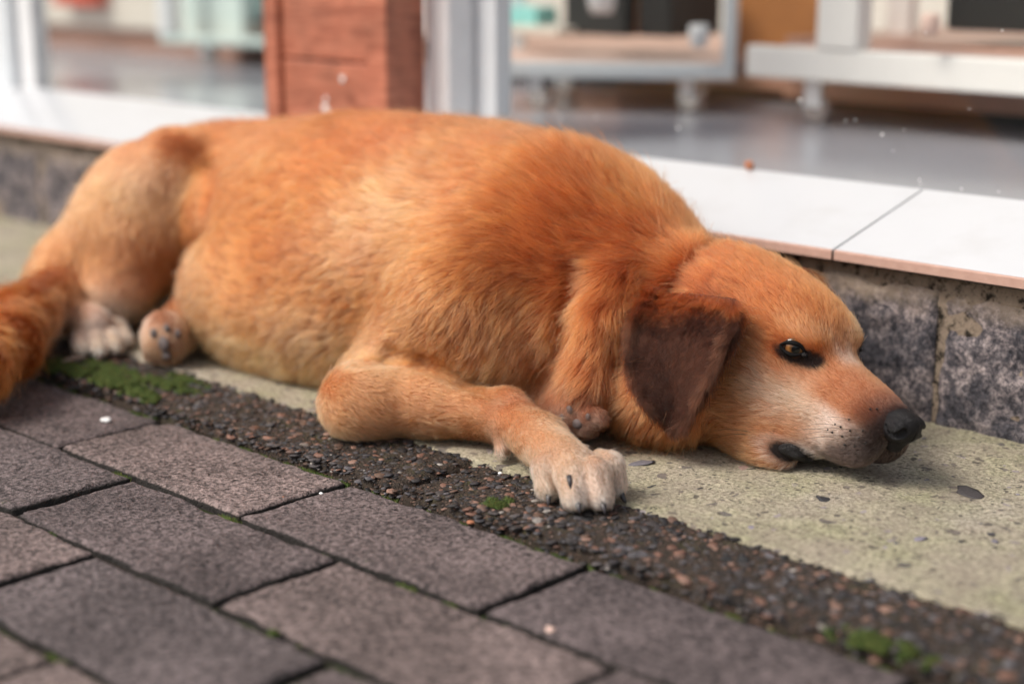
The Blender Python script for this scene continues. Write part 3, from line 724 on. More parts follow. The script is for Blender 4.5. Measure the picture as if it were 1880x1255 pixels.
def fs(p, V=None):
    q = (np.atleast_2d(p) - FLO) / FH; q = np.clip(q, 0, np.array(FV.shape) - 1.001); i = q.astype(int); f = q - i; r = 0
    for dx in (0, 1):
        for dy in (0, 1):
            for dz in (0, 1):
                r = r + FV[i[:, 0] + dx, i[:, 1] + dy, i[:, 2] + dz] * (f[:, 0] if dx else 1 - f[:, 0]) * (f[:, 1] if dy else 1 - f[:, 1]) * (f[:, 2] if dz else 1 - f[:, 2])
    return r
def fg(p, e=.002):
    p = np.atleast_2d(p); g_ = np.stack([fs(p + np.eye(3)[i] * e) - fs(p - np.eye(3)[i] * e) for i in range(3)], 1)
    return g_ / (np.linalg.norm(g_, axis=1, keepdims=True) + 1e-9)
def hit(px, py):
    """where the line of sight through a photo pixel meets the dog's skin"""
    d = R @ np.array([px - 940.0, 627.5 - py, -FPX]); d /= np.linalg.norm(d); o = np.array([0, 0, CAMZ]); t = .9
    for _ in range(200):
        s = fs(o + d * t)[0]
        if s < .0004: return o + d * t
        t += max(s * .6, .0004)
    return None
def crease(pxs, r_, k, sub=True, sink=0.0):
    """a fold of skin, laid along the surface through the given points"""
    hs_ = [hit(*q) for q in pxs]; hs_ = [(q, fg(q)[0]) for q in hs_ if q is not None]
    return [dict(t='c', a=a - na * sink, b=b - nb * sink, ra=r_, rb=r_, k=k, sub=sub) for (a, na), (b, nb) in zip(hs_[:-1], hs_[1:])]
CR_ = []
CR_ += crease([(1312, 448), (1268, 482), (1235, 528), (1212, 575)], .0016, .012)
CR_ += crease([(392, 300), (392, 350), (372, 420), (338, 490), (300, 545)], .006, .016)
CR_ += crease([(655, 668), (715, 652), (775, 662), (850, 700), (930, 728)], .0035, .014)
CR_ += crease([(1072, 520), (1050, 590), (1010, 660), (985, 700)], .003, .024)
CR_ += crease([(1180, 560), (1135, 650), (1118, 740)], .0045, .018)
CR_ += crease([(1110, 510), (1092, 590), (1072, 700)], .012, .020, False, .006)
CR_ += crease([(1005, 870), (1022, 905)], .0012, .004) + crease([(1075, 868), (1085, 915)], .0012, .004) + crease([(1105, 862), (1118, 900)], .0012, .004)
for q in CR_: FV, _, _ = field([q], FLO, FHI, FH, V=FV)
for q in CR_:
    if not q['sub']: BODY_PR.append(dict(q, d=np.array((-.45, -.1, -.9)), L=.032, col=OR, g='body'))
BV, BF = nets(FV, FLO, FH)
BN = fg(BV)
# ---- per-vertex fur data from the nearest forms
def attrs(p):
    D = np.stack([sdf(p, q) for q in BODY_PR], 1); D -= D.min(1, keepdims=True)
    W = np.exp(-D / .007); W /= W.sum(1, keepdims=True)
    d = W @ np.array([q['d'] / np.linalg.norm(q['d']) for q in BODY_PR]); L = W @ np.array([q['L'] for q in BODY_PR])
    W2 = np.exp(-D / .012); W2 /= W2.sum(1, keepdims=True); col = W2 @ np.array([q['col'] for q in BODY_PR])
    hd = W @ np.array([1.0 if q['g'] == 'head' else 0.0 for q in BODY_PR]); pw_ = W @ np.array([1.0 if q['g'] == 'paw' else 0.0 for q in BODY_PR])
    tl = W @ np.array([1.0 if q['g'] == 'tail' else 0.0 for q in BODY_PR])
    return d, L, col, hd, pw_, tl
def sm(a, b, x): t = np.clip((x - a) / (b - a), 0, 1); return t * t * (3 - 2 * t)
def blend(col, c, m): return col * (1 - m[:, None]) + np.array(c) * m[:, None]
NEAR_EYE = hit(1455, 640); 
eyeh = HR @ (NEAR_EYE - HO)
LIPC = hit(1458, 832); LIPC = H(.034, .033, -.070) if LIPC is None else LIPC; LIPN = fg(LIPC)[0]
lip_h = HR @ (LIPC - HO)
print('eye local', eyeh, 'lip', lip_h)
def paint(p, col, L, hd, pw_, tl):
    q = (p - HO) @ HR.T; f, l, u = q[:, 0], q[:, 1], q[:, 2]; al = np.abs(l)
    x, y, z = p[:, 0], p[:, 1], p[:, 2]
    # trunk: darker red along the back, paler low down
    body = (1 - hd) * (1 - pw_) * (1 - tl)
    nz_ = fbm(p, 16, 3, 3) * .03
    back = sm(.150, .235, z + nz_); col = blend(col, (.35, .112, .034), back * body * .75)
    low = sm(.085, .020, z + nz_) * sm(.98, .90, y + nz_) * (x > -1.32) * (x < -.97); col = blend(col, (.70, .40, .19), low * body * .6)
    # pale patch over the ribs, behind the shoulder
    s = np.exp(-(((x + 1.055 + (z - .16) * -.25) / .05) ** 2 + ((z - .165) / .05) ** 2)) * (y < 1.1); col = blend(col, (.68, .36, .17), s * body * .7)
    s = np.exp(-(((x - KNEE[0]) / .035) ** 2 + ((z - KNEE[2] + .01) / .03) ** 2)) * (x < KNEE[0] + .05) * (y < KNEE[1] + .02); col = blend(col, (.70, .40, .19), s * .55)  # pale knee: light catching the raised thigh, painted into the coat
    s = sm(-.93, -.82, x) * (1 - hd) * (1 - pw_) * (y > .93); col = blend(col, (.36, .110, .032), s * .6)
    col = col * (1 + .12 * fbm(p, 30, 9, 3))[:, None] * np.stack([np.ones(len(p)), 1 + .05 * fbm(p, 22, 14, 2), 1 + .06 * fbm(p, 22, 15, 2)], 1)
    lg = sm(.895, .880, y) * sm(-1.10, -1.05, x) * (1 - pw_); col = blend(col, (.66, .335, .145), lg * .55)
    wrist = sm(-.86, -.80, x) * sm(.905, .895, y) * sm(.08, .06, z); col = blend(col, (.76, .50, .30), wrist * .5 * (1 - pw_))
    # ---- head
    h = sm(.3, .8, hd); n2 = fbm(p, 70, 21, 2) * .004
    top = sm(.012, .045, u + n2) * sm(.01, -.04, f); col = blend(col, (.36, .115, .034), h * top * .7)
    ch = np.exp(-(((f + .035) / .045) ** 2 + ((u + .035) / .03) ** 2)); col = blend(col, (.62, .27, .085), h * ch * .4)
    # cream: beside the bridge under the eye, stripe between brow and bridge
    c1 = np.exp(-(((f - .018 + n2) / .026) ** 2 + ((u + .032) / .016) ** 2)) * sm(.010, .018, al); col = blend(col, (.84, .64, .47), h * c1 * .95)
    c2 = np.exp(-(((f - .031) / .013) ** 2 + ((al - .005 + n2) / .0055) ** 2)) * sm(-.02, -.008, u); col = blend(col, (.76, .58, .46), h * c2 * .65)
    c3 = np.exp(-(((f + .004) / .016) ** 2 + ((u - .017) / .006) ** 2)) * sm(.015, .024, al); col = blend(col, (.74, .40, .17), h * c3 * .6)
    mz = sm(.030, .055, f + n2) * sm(-.018, -.026, u); col = blend(col, (.80, .62, .52), h * mz * .9)
    br = sm(.022, .040, f) * sm(-.030, -.016, u + n2); col = blend(col, (.36, .145, .060), h * br * .85); b2_ = sm(.050, .080, f) * sm(-.030, -.012, u); col = blend(col, (.10, .042, .026), h * b2_ * .8)
    bk = sm(.058, .082, f + n2 - np.clip(-.03 - u, -.02, .03) * -.45); col = blend(col, (.026, .018, .017), h * bk * .97)
    lw = sm(-.050, -.062, u + n2) * sm(.02, .055, f); col = blend(col, (.045, .032, .028), h * lw * .85)
    cn = sm(.052, .066, f + n2) * sm(-.040, -.052, u); col = blend(col, (.06, .042, .038), h * cn * .9)
    # eye surround, longer towards the inner corner
    ef, eu = f - eyeh[0], u - eyeh[2]
    ee = ((ef - .0055) / .0155) ** 2 + ((eu + .0040 + .04 * ef) / .0070) ** 2 + n2 * 60
    col = blend(col, (.018, .010, .008), h * sm(1.45, .8, ee + np.clip(eu - .003, 0, 1) * 90) * (al > .012))
    bb = np.exp(-(((ef - .002) / .017) ** 2 + ((eu - .0120) / .0045) ** 2)); col = blend(col, (.66, .37, .18), h * bb * .8 * (al > .008))
    er_ = np.exp(-(((f + .070) / .022) ** 2 + ((u + .004) / .020) ** 2)) * (l > 0.02); col = blend(col, (.16, .05, .02), h * er_ * .9)
    # lip corner
    lf, lu = f - lip_h[0], u - lip_h[2]; le = (lf / .0150) ** 2 + (lu / .0078) ** 2
    col = blend(col, (.80, .66, .58), h * sm(3.0, 1.4, le) * (al > .01) * .45)
    col = blend(col, (.02, .015, .015), h * sm(1.3, .8, le) * (al > .01))
    th = sm(-.075, -.105, f) * sm(.0, -.03, u); L = L + .010 * th * h
    L = L * (1 - body * np.where(x < -.93, .30, .15)) ; L = L * (1 - h * sm(.02, .08, f) * .25) * (1 - .6 * h * sm(1.6, .8, ee))
    # paws: dark fold lines between the toes come from the shape; pale ends
    sat = np.clip((col[:, 0] - col[:, 2]) / col[:, 0], 0, 1) ** 1.6; col[:, 1] *= 1 - .37 * sat; col[:, 2] *= 1 - .46 * sat
    return np.clip(col, .004, .95), L
ad, aL, acol, ahd, apw, atl = attrs(BV)
acol, aL = paint(BV, acol, aL, ahd, apw, atl)
aL = aL * (1 + .25 * fbm(BV, 14, 31, 2))
# combing swirls
ad = ad + np.stack([fbm(BV, 9, 41 + i, 2) for i in range(3)], 1) * (.38 * (1 - ahd) * (1 - apw) + .10)[:, None]
m = NT('dog_skin'); a_ = m.n('ShaderNodeAttribute'); a_.attribute_name = 'Col'
m.bsdf(m.mix(1.0, a_.outputs['Color'], (.55, .50, .46), 'MULTIPLY'), .8, None, .2); MAT['skin'] = m.m  # skin darkened below the coat tone: depth shade put into its colour
body = mesh('body', BV, BF, MAT['skin'], DOG, smooth=True, col=acol)
# ---- fur material
def mat_fur(name, rough=.42, ior=1.42):
    m = NT(name); a = m.n('ShaderNodeAttribute'); a.attribute_name = 'hcol'
    hi = m.n('ShaderNodeHairInfo')
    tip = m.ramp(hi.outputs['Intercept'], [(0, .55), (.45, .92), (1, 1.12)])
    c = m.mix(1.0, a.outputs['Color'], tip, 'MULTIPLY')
    x = m.n('ShaderNodeBsdfHairPrincipled'); x.parametrization = 'COLOR'
    m.l(c, x.inputs['Color'])
    x.inputs['Roughness'].default_value = rough; x.inputs['Radial Roughness'].default_value = .65
    for nm, v in (('Coat', 0.0), ('IOR', ior), ('Random Roughness', .2)):
        if nm in x.inputs: x.inputs[nm].default_value = v
    m.l(x.outputs[0], m.out.inputs['Surface']); MAT[name] = m.m; return m.m
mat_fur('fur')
mat_fur('fur_dark', .45, 1.30)
NP = 5
def make_curves(name, pts, rad, col, parent, mat):
    """pts (N, NP, 3)"""
    n = len(pts); cu = bpy.data.hair_curves.new(name); cu.add_curves([NP] * n)
    off = ROOTLOC[parent.name]
    cu.attributes['position'].data.foreach_set('vector', (pts - off).astype(np.float32).ravel())
    ra = cu.attributes.get('radius') or cu.attributes.new('radius', 'FLOAT', 'POINT')
    prof = np.array([1, 1, .9, .65, .15])[None] * rad[:, None]; ra.data.foreach_set('value', prof.astype(np.float32).ravel())
    hc = cu.attributes.new('hcol', 'FLOAT_COLOR', 'CURVE'); c4 = np.ones((n, 4), np.float32); c4[:, :3] = col; hc.data.foreach_set('color', c4.ravel())
    cu.materials.append(mat); o = bpy.data.objects.new(name, cu); C.objects.link(o); o.parent = parent; return o
def grow(V, F, N, D, L, col, dens, num, lift=.23, keep=None, clump=.011, cl_amt=.65, rad=.00011, wave=.22, dn=.12, cvar=.42, guard=.035, seed=1):
    r = np.random.default_rng(seed)
    T = np.concatenate([F[:, [0, 1, 2]], F[:, [0, 2, 3]]]) if F.shape[1] == 4 else F
    a, b, c = V[T[:, 0]], V[T[:, 1]], V[T[:, 2]]; ar = np.linalg.norm(np.cross(b - a, c - a), axis=1) * .5 * dens[T].mean(1)
    cs_ = np.cumsum(ar); ti = np.searchsorted(cs_, r.uniform(0, cs_[-1], num)); ti = np.clip(ti, 0, len(T) - 1)
    u, v = r.uniform(0, 1, num), r.uniform(0, 1, num); fl = u + v > 1; u[fl], v[fl] = 1 - u[fl], 1 - v[fl]; w_ = 1 - u - v
    B = np.stack([w_, u, v], 1)
    def it(A): return (A[T[ti]] * B[:, :, None]).sum(1) if A.ndim == 2 else (A[T[ti]] * B).sum(1)
    p, n_, d, l, cc = it(V), it(N), it(D), it(L), it(col)
    if keep is not None:
        k = keep(p); p, n_, d, l, cc = p[k], n_[k], d[k], l[k], cc[k]
    n_ /= np.linalg.norm(n_, axis=1, keepdims=True) + 1e-9
    d = d + r.normal(0, dn, d.shape); d -= n_ * (d * n_).sum(1, keepdims=True); d /= np.linalg.norm(d, axis=1, keepdims=True) + 1e-9
    l = l * r.uniform(.65, 1.15, len(p))
    li = lift * r.uniform(.6, 1.5, len(p)); gd = r.uniform(0, 1, len(p)) < guard; l[gd] *= 1.22; li[gd] *= 2.4
    s = np.linspace(0, 1, NP)[None, :, None]
    side = np.cross(n_, d)
    wv = vnoise(p, 55, 5)[:, None, None] * wave
    pts = p[:, None] + l[:, None, None] * (d[:, None] * s * (1 - .12 * s) + n_[:, None] * (li[:, None, None] * s - li[:, None, None] * .55 * s * s) + side[:, None] * wv * s * s)
    # clumping towards guide points: small locks inside bigger tufts
    tint = np.ones(len(p))
    for cs, amt_, cv, sd in ((clump, cl_amt, cvar, 100), (clump * .27, 1.15, cvar * 1.15, 200)):
        ip = np.floor(p / cs).astype(np.int64); best = np.full(len(p), 9.0); bc = p.copy(); bh = np.zeros(len(p)); b2 = np.zeros(len(p))
        for dx in (-1, 0, 1):
            for dy in (-1, 0, 1):
                for dz in (-1, 0, 1):
                    q = ip + np.array([dx, dy, dz]); jx = np.stack([_h(q[:, 0], q[:, 1], q[:, 2], sd + t) for t in range(3)], 1)
                    cp_ = (q + jx) * cs; dd = np.linalg.norm(cp_ - p, axis=1) + r.uniform(0, .18 * cs, len(p)); m_ = dd < best; best[m_] = dd[m_]; bc[m_] = cp_[m_]; bh[m_] = jx[m_, 0]; b2[m_] = jx[m_, 1]
        dv = bc - p; dv -= n_ * (dv * n_).sum(1, keepdims=True); lim = np.linalg.norm(dv, axis=1, keepdims=True); dv *= np.minimum(1, .009 / (lim + 1e-9))
        lf_ = np.clip((l - .006) / .012, .0, 1.2) if cs == clump else np.clip(l / .012, .25, 1.0)
        pts = pts + dv[:, None] * ((amt_ * lf_ * r.uniform(.5, 1.2, len(p)))[:, None, None] * s ** 1.6)
        # each lock swings and lifts a little differently
        sw = (b2 - .5) * .5 * l * (.6 if cs == clump else .45); pts = pts + side[:, None] * (sw[:, None, None] * s ** 1.5) + n_[:, None] * ((np.abs(bh - .5) * .22 * l)[:, None, None] * s)
        tint *= 1 + cv * lf_ * (bh - .5)
    pts[..., 2] = np.maximum(pts[..., 2], .0012 + r.uniform(0, .002, len(p))[:, None])
    cc = cc * tint[:, None] * r.uniform(.80, 1.20, (len(p), 1)) ; hue = r.normal(0, .06, len(p)); cc[:, 1] *= 1 + hue; cc[:, 2] *= 1 + hue * 1.5
    rd = rad * r.uniform(.7, 1.25, len(p)) * np.clip(l / .012, .62, 1.15)
    return pts, rd, np.clip(cc, .003, .98)
# visible side gets most of the strands
tocam = np.array([0, 0, CAMZ]) - BV; tocam /= np.linalg.norm(tocam, axis=1, keepdims=True)
fac = (BN * tocam).sum(1)
dens = np.clip(.012 / aL, .45, 3.2) * np.where(fac > -.35, 1.0, .30) * np.where(BV[:, 2] < .004, .12, 1.0)
ER = .0118
eyes = []
for s in (1, -1):
    c_ = HO + np.array([eyeh[0], eyeh[1] * s, eyeh[2]]) @ HR
    nn_ = fg(c_)[0]; nn_ = nn_ if s == 1 else HR.T @ ((HR @ eyes[0][1]) * [1, -1, 1])
    eyes.append((c_, nn_))
def eye_keep(p):
    k = np.ones(len(p), bool)
    q = (p - HO) @ HR.T; ef = q[:, 0] - eyeh[0]; eu = q[:, 2] - eyeh[2]
    k &= ~((((ef / .0100) ** 2 + ((eu - .0002 - .14 * ef) / .0053) ** 2) < 1) & (np.abs(q[:, 1]) > .012) & (np.abs(ef) < .02))
    lf, lu = q[:, 0] - lip_h[0], q[:, 2] - lip_h[2]
    k &= ~((((lf / .0135) ** 2 + (lu / .006) ** 2) < 1) & (np.abs(q[:, 1]) > .01))
    k &= ~((np.linalg.norm(q - np.array([.0935, 0, -.0165]), axis=1) < .0135))
    return k
if FUR:
    NF = 760000
    pts, rd, hc = grow(BV, BF, BN, ad, aL, acol, dens, NF, keep=eye_keep)
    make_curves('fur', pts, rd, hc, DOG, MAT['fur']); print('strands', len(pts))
# ---------------------------------------------------------------- ears
def ear(rows, name, near=True, L_=.0085):
    """rows of (left point, right point) from the root to the tip"""
    nt_, ns_ = 26, 34; rows = [(np.array(a), np.array(b)) for a, b in rows]
    def cr(vals, t):
        n = len(vals) - 1; x = t * n; i = min(int(x), n - 1); f = x - i
        p0, p1, p2, p3 = vals[max(i - 1, 0)], vals[i], vals[i + 1], vals[min(i + 2, n)]
        return .5 * ((2 * p1) + (p2 - p0) * f + (2 * p0 - 5 * p1 + 4 * p2 - p3) * f * f + (3 * p1 - p0 - 3 * p2 + p3) * f ** 3)
    Pm = np.zeros((ns_, nt_, 3))
    for i in range(ns_):
        a, b = cr([r_[0] for r_ in rows], i / (ns_ - 1)), cr([r_[1] for r_ in rows], i / (ns_ - 1))
        for j in range(nt_): Pm[i, j] = a + (b - a) * j / (nt_ - 1)
    Q = Pm.reshape(-1, 3).copy(); tt = np.tile(np.linspace(0, 1, nt_), ns_); ss = np.repeat(np.linspace(0, 1, ns_), nt_)
    for _ in range(30):                                            # drape over the skin
        d = fs(Q); tgt = .0065 + .0045 * np.sin(np.pi * tt) ** .7 * (1 - .4 * ss) - .016 * np.clip(1 - ss / .16, 0, 1)
        g_ = fg(Q, .004); mv = np.clip(tgt - d, -.0015, .003)
        Q += g_ * (mv * np.where(mv > 0, .6, .06))[:, None]
        G_ = Q.reshape(ns_, nt_, 3); S_ = G_.copy(); S_[1:-1, 1:-1] = (G_[:-2, 1:-1] + G_[2:, 1:-1] + G_[1:-1, :-2] + G_[1:-1, 2:]) / 4; Q = (G_ * .35 + S_ * .65).reshape(-1, 3)
    Q[:, 2] = np.maximum(Q[:, 2], .004)
    G_ = Q.reshape(ns_, nt_, 3)
    nrm = np.cross(np.gradient(G_, axis=0), np.gradient(G_, axis=1)).reshape(-1, 3); nrm /= np.linalg.norm(nrm, axis=1, keepdims=True) + 1e-9
    if (nrm * fg(Q, .004)).sum() < 0: nrm = -nrm
    # slight folds and a rolled front edge
    Q = Q + nrm * (fbm(Q, 40, 77, 2) * .0012 + .0012 * np.exp(-((tt - .93) / .06) ** 2) * (1 - ss) + .003 * np.exp(-((tt - .03) / .05) ** 2) * (1 - ss))[:, None]
    th = .0016; top = Q + nrm * th; bot = Q - nrm * th; n = len(Q)
    F = gridVF(ns_, nt_); nf = np.cross(top[F[0, 1]] - top[F[0, 0]], top[F[0, 3]] - top[F[0, 0]])
    if nf @ nrm[F[0, 0]] < 0: F = F[:, ::-1]
    Fb = F[:, ::-1] + n
    b = [i * nt_ for i in range(ns_)] + [(ns_ - 1) * nt_ + j for j in range(1, nt_)] + [i * nt_ + nt_ - 1 for i in range(ns_ - 2, -1, -1)] + [j for j in range(nt_ - 2, 0, -1)]
    Fs = [(b[k], b[(k + 1) % len(b)], b[(k + 1) % len(b)] + n, b[k] + n) for k in range(len(b))]
    VV = np.vstack([top, bot]); FF = np.vstack([F, Fb, np.array(Fs)])
    NN = np.vstack([nrm, -nrm]); t2 = np.tile(tt, 2); s2 = np.tile(ss, 2)
    rim = np.maximum(sm(.90, 1.0, t2), np.maximum(sm(.09, .0, t2), sm(.94, 1.0, s2)))
    col = np.tile(np.array([[.026, .0076, .0038]]), (2 * n, 1)) * (1 + .25 * fbm(VV, 45, 5, 3))[:, None]
    col = blend(col, (.10, .038, .018), rim * .22); col = blend(col, (.24, .062, .018), sm(.26, .05, s2 + fbm(VV, 40, 8, 2) * .05) * .9)
    D = np.gradient(G_, axis=0).reshape(-1, 3); D /= np.linalg.norm(D, axis=1, keepdims=True) + 1e-9; D = np.vstack([D, D])
    eo = mesh(name, VV, FF, MAT['skin'], DOG, smooth=True, col=col)
    if FUR:
        de = np.concatenate([np.ones(n), np.full(n, .25)]); Lr = np.full(2 * n, L_) * (1 + .7 * rim) * (1 + .9 * sm(.12, 0, s2))
        pts, rd, hc = grow(VV, FF, NN, D, Lr, np.clip(col, .003, 1), de, 110000 if near else 14000, lift=.42, rad=.00010, clump=.010, dn=.26, cvar=.6, guard=.0, seed=5)
        make_curves('fur', pts, rd, hc, eo, MAT['fur_dark'])
    return eo
near_rows = [(P(1205, 535, 1.02), P(1352, 548, 1.01)), (P(1168, 585, .985), P(1356, 583, 1.0)), (P(1156, 640, .975), P(1340, 630, .985)), (P(1172, 700, .972), P(1313, 685, .978)), (P(1194, 738, .970), P(1292, 724, .972)), (P(1226, 780, .968), P(1266, 773, .969))]
ear(near_rows, 'ear')
far_rows = []
for a, b in near_rows:
    qa, qb = HR @ (a - HO), HR @ (b - HO); qa[1] *= -.9; qb[1] *= -.9; qa[0] -= .030; qb[0] -= .045; far_rows.append((HO + qa @ HR, HO + qb @ HR))
ear([(np.array([a[0], min(a[1], 1.185), max(a[2], .02)]), np.array([b[0], min(b[1], 1.185), max(b[2], .02)])) for a, b in far_rows], 'ear', False)
# ---------------------------------------------------------------- eyes
m = NT('eye'); tc = m.pos(True); sep = m.n('ShaderNodeSeparateXYZ'); m.l(tc, sep.inputs[0])
rr = m.math('SQRT', m.math('ADD', m.math('MULTIPLY', sep.outputs[0], sep.outputs[0]), m.math('MULTIPLY', sep.outputs[1], sep.outputs[1])))
an = m.noise(420, 3, .6, tc)
c = m.ramp(m.math('DIVIDE', rr, .0118), [(0, (.002, .002, .002)), (.25, (.002, .002, .002)), (.31, (.09, .035, .009)), (.48, (.24, .10, .024)), (.62, (.12, .045, .012)), (.67, (.01, .006, .004)), (.80, (.04, .022, .018))])
c = m.mix(1.0, c, m.ramp(an, [(.3, .7), (.7, 1.3)]), 'MULTIPLY')
m.bsdf(c, .10, None, .5); MAT['eye'] = m.m
m = NT('wet_black_skin'); m.bsdf(m.mix(m.noise(300, 3), (.004, .0035, .0038), (.011, .009, .010)), .36, m.bump(m.vor(1300), .9, .0007), .42); MAT['blackskin'] = m.m
EH = []
for i, (c_, n_) in enumerate(eyes):
    s = 1 if i == 0 else -1
    ctr = c_ - n_ * (ER - .0021)
    gaze = n_ * .50 + hF * .28 + (np.array([0, 0, CAMZ]) - c_) / 1.3 * .40 * s - hU * .03; gaze /= np.linalg.norm(gaze)
    th = np.linspace(0, math.pi, 17); ph = np.linspace(0, 2 * math.pi, 24, endpoint=False)
    V = np.array([(ER * math.sin(t) * math.cos(p_), ER * math.sin(t) * math.sin(p_), ER * math.cos(t)) for t in th for p_ in ph])
    F = [(a * 24 + b, (a + 1) * 24 + b, (a + 1) * 24 + (b + 1) % 24, a * 24 + (b + 1) % 24) for a in range(16) for b in range(24)]
    eo = mesh('eye', V, F, MAT['eye'], None, smooth=True); eo.parent = DOG; eo.location = Vector(ctr - ROOTLOC['dog'])
    eo.rotation_euler = Vector(gaze).to_track_quat('Z', 'Y').to_euler()
    # lids: black rims hugging the ball
    fx = hF - n_ * (hF @ n_); fx /= np.linalg.norm(fx); ux = hU - n_ * (hU @ n_) - fx * (hU @ fx); ux /= np.linalg.norm(ux)
    for up_ in (1, -1):
        pts = []
        for k in range(15):
            t = k / 14 * 2 - 1; a = t * .0100; b = up_ * (.0050 if up_ > 0 else .0044) * (1 - abs(t) ** 2.2) + .0014 * t
            rad2 = ER ** 2 - a * a - b * b; q0 = c_ + fx * a + ux * b; q0 = q0 - fg(q0)[0] * fs(q0)[0]; q = ctr + fx * a + ux * b + n_ * max(math.sqrt(max(rad2, 0)) + .0001, float((q0 - ctr) @ n_) + .0004)
            pts.append(q)
        mt_ = MAT.get('lid_skin')
        if mt_ is None: m = NT('lid_skin'); m.bsdf((.005, .004, .004), .7, None, .15); mt_ = MAT['lid_skin'] = m.m
        V, F = tubeVF(pts, [.0007 + (.0013 if up_ > 0 else .0012) * math.sin(math.pi * k / 14) for k in range(15)], 8)
        mesh('eyelid', V, F, mt_, DOG, smooth=True)
    # inner corner
    q = c_ + fx * .0100 - ux * .0006; q = q - fg(q)[0] * fs(q)[0]
    mesh('tear_duct', IV * np.array([.0032, .0024, .0022]) + q, IF, MAT['blackskin'], DOG, smooth=True)
# ---------------------------------------------------------------- nose and lips
def hp(c, r, k=.004, sub=False, rot=0.0, rl=0.0):
    ca, sa = math.cos(rot), math.sin(rot); cb, sb_ = math.cos(rl), math.sin(rl)
    A = np.array([[ca, 0, -sa], [0, 1, 0], [sa, 0, ca]]) @ np.array([[cb, sb_, 0], [-sb_, cb, 0], [0, 0, 1]]) @ HR
    return dict(t='e', c=H(*c), r=np.array(r, float), A=A, k=k, sub=sub)
NC = (.0940, 0, -.0170)
def onl(px, py, l):
    d = R @ np.array([px - 940.0, 627.5 - py, -FPX]); o = np.array([0, 0, CAMZ]); t = (l - hL @ (o - HO)) / (hL @ d); return HR @ (o + d * t - HO)
def hc_(a, b, ra, rb, k, sub=False): return dict(t='c', a=H(*a), b=H(*b), ra=ra, rb=rb, k=k, sub=sub)
npr = [hp((NC[0] - .002, 0, NC[2]), (.0135, .0155, .0125), .004), hp((NC[0] + .004, 0, NC[2] + .002), (.0105, .0135, .0110), .004, rot=.35), hp((NC[0] - .001, 0, NC[2] - .0120), (.0085, .0075, .0085), .005), hp((NC[0] - .006, 0, NC[2] + .006), (.010, .012, .007), .005)]
for s in (1, -1):
    npr.append(hp((NC[0] + .0045, .0105 * s, NC[2] + .002), (.0085, .0068, .0085), .003))
def nose_hit(px, py):
    d = R @ np.array([px - 940.0, 627.5 - py, -FPX]); d /= np.linalg.norm(d); o = np.array([0, 0, CAMZ])
    for t in np.arange(1.15, 1.45, .0004):
        if min(float(sdf((o + d * t)[None], q)[0]) for q in npr) < -.0002: return HR @ (o + d * t - HO)
    return onl(px, py, .01)
na, nb, nc_ = nose_hit(1660, 796), nose_hit(1641, 801), nose_hit(1627, 780)
for s in (1, -1):
    a, b, c = [np.array(q) * [1, s, 1] for q in (na, nb, nc_)]; z_ = 1.0 if s == 1 else .8
    npr.append(hc_(a, b, .0040 * z_, .0022, .0015, True)); npr.append(hc_(b, c, .0018, .0010, .0012, True))
npr.append(hp((NC[0] + .0150, 0, NC[2] - .006), (.0035, .0006, .011), .0012, True))
c0 = H(*NC); NVf, nlo, nh = field(npr, c0 - .026, c0 + .026, .00065)
nv, nf_ = nets(NVf, nlo, nh)
m = NT('nose_skin'); m.bsdf(m.mix(m.noise(300, 3), (.004, .0035, .0038), (.010, .0085, .010)), .40, m.bump(m.vor(1300), .9, .0007), .28); MAT['nose_skin'] = m.m
mesh('nose', nv, nf_, MAT['nose_skin'], DOG, smooth=True)
# black lip corner: fleshy fold
fx = hF - LIPN * (hF @ LIPN); fx /= np.linalg.norm(fx); ux = np.cross(LIPN, fx); ux = -ux if ux[2] < 0 else ux
A_ = np.array([fx, ux, LIPN])
def lp(f, u, n_, r, k=.002, sub=False): return dict(t='e', c=LIPC + fx * f + ux * u + LIPN * n_, r=np.array(r, float), A=A_, k=k, sub=sub)
lprs = [lp(-.001, .001, -.0014, (.0120, .0066, .0040)), lp(.002, -.0008, .0006, (.0072, .0034, .0034), .0012), lp(.009, -.003, -.0022, (.0085, .0030, .0030), .003)]
LV, llo, lh = field(lprs, LIPC - .022, LIPC + .022, .0007)
lv, lf_ = nets(LV, llo, lh); mesh('lip', lv, lf_, MAT['blackskin'], DOG, smooth=True)
# whisker spots and whiskers
dots = [(1530, 793), (1548, 800), (1562, 790), (1578, 803), (1545, 783), (1560, 770), (1585, 790), (1535, 778), (1598, 752), (1610, 752), (1522, 788), (1570, 818), (1552, 815), (1590, 812)]
for (px, py) in dots:
    h_ = hit(px, py)
    if h_ is None: continue
    n_ = fg(h_)[0]; mesh('whisker_spot', IV * random.uniform(.0006, .0010) + h_ + n_ * .0014, IF, MAT['blackskin'], DOG)
wp = []; 
for (px, py, ln, dx) in [(1530, 793, .022, -.3), (1548, 800, .026, -.2), (1562, 790, .030, -.5), (1578, 803, .024, .1), (1545, 783, .026, -.7), (1560, 770, .020, -.3), (1585, 790, .028, .0), (1388, 800, .030, -.6), (1385, 795, .034, -1), (1480, 618, .014, .3), (1520, 790, .026, -.8), (1535, 803, .030, -.5)]:
    h_ = hit(px, py)
    if h_ is None: continue
    n_ = fg(h_)[0]; d = -hF * .9 + n_ * .55 - hU * (.35 + dx * .2); d /= np.linalg.norm(d); s = np.linspace(0, 1, NP)[:, None]
    q = h_ + d * ln * s - np.array([0, 0, 1]) * ln * .25 * s * s; q[:, 2] = np.maximum(q[:, 2], .002); wp.append(q)
for i in range(60):                                             # brow and chin bristles
    pass
make_curves('whiskers', np.array(wp), np.full(len(wp), .00022), np.tile([[.03, .02, .015]], (len(wp), 1)), DOG, MAT['fur'])
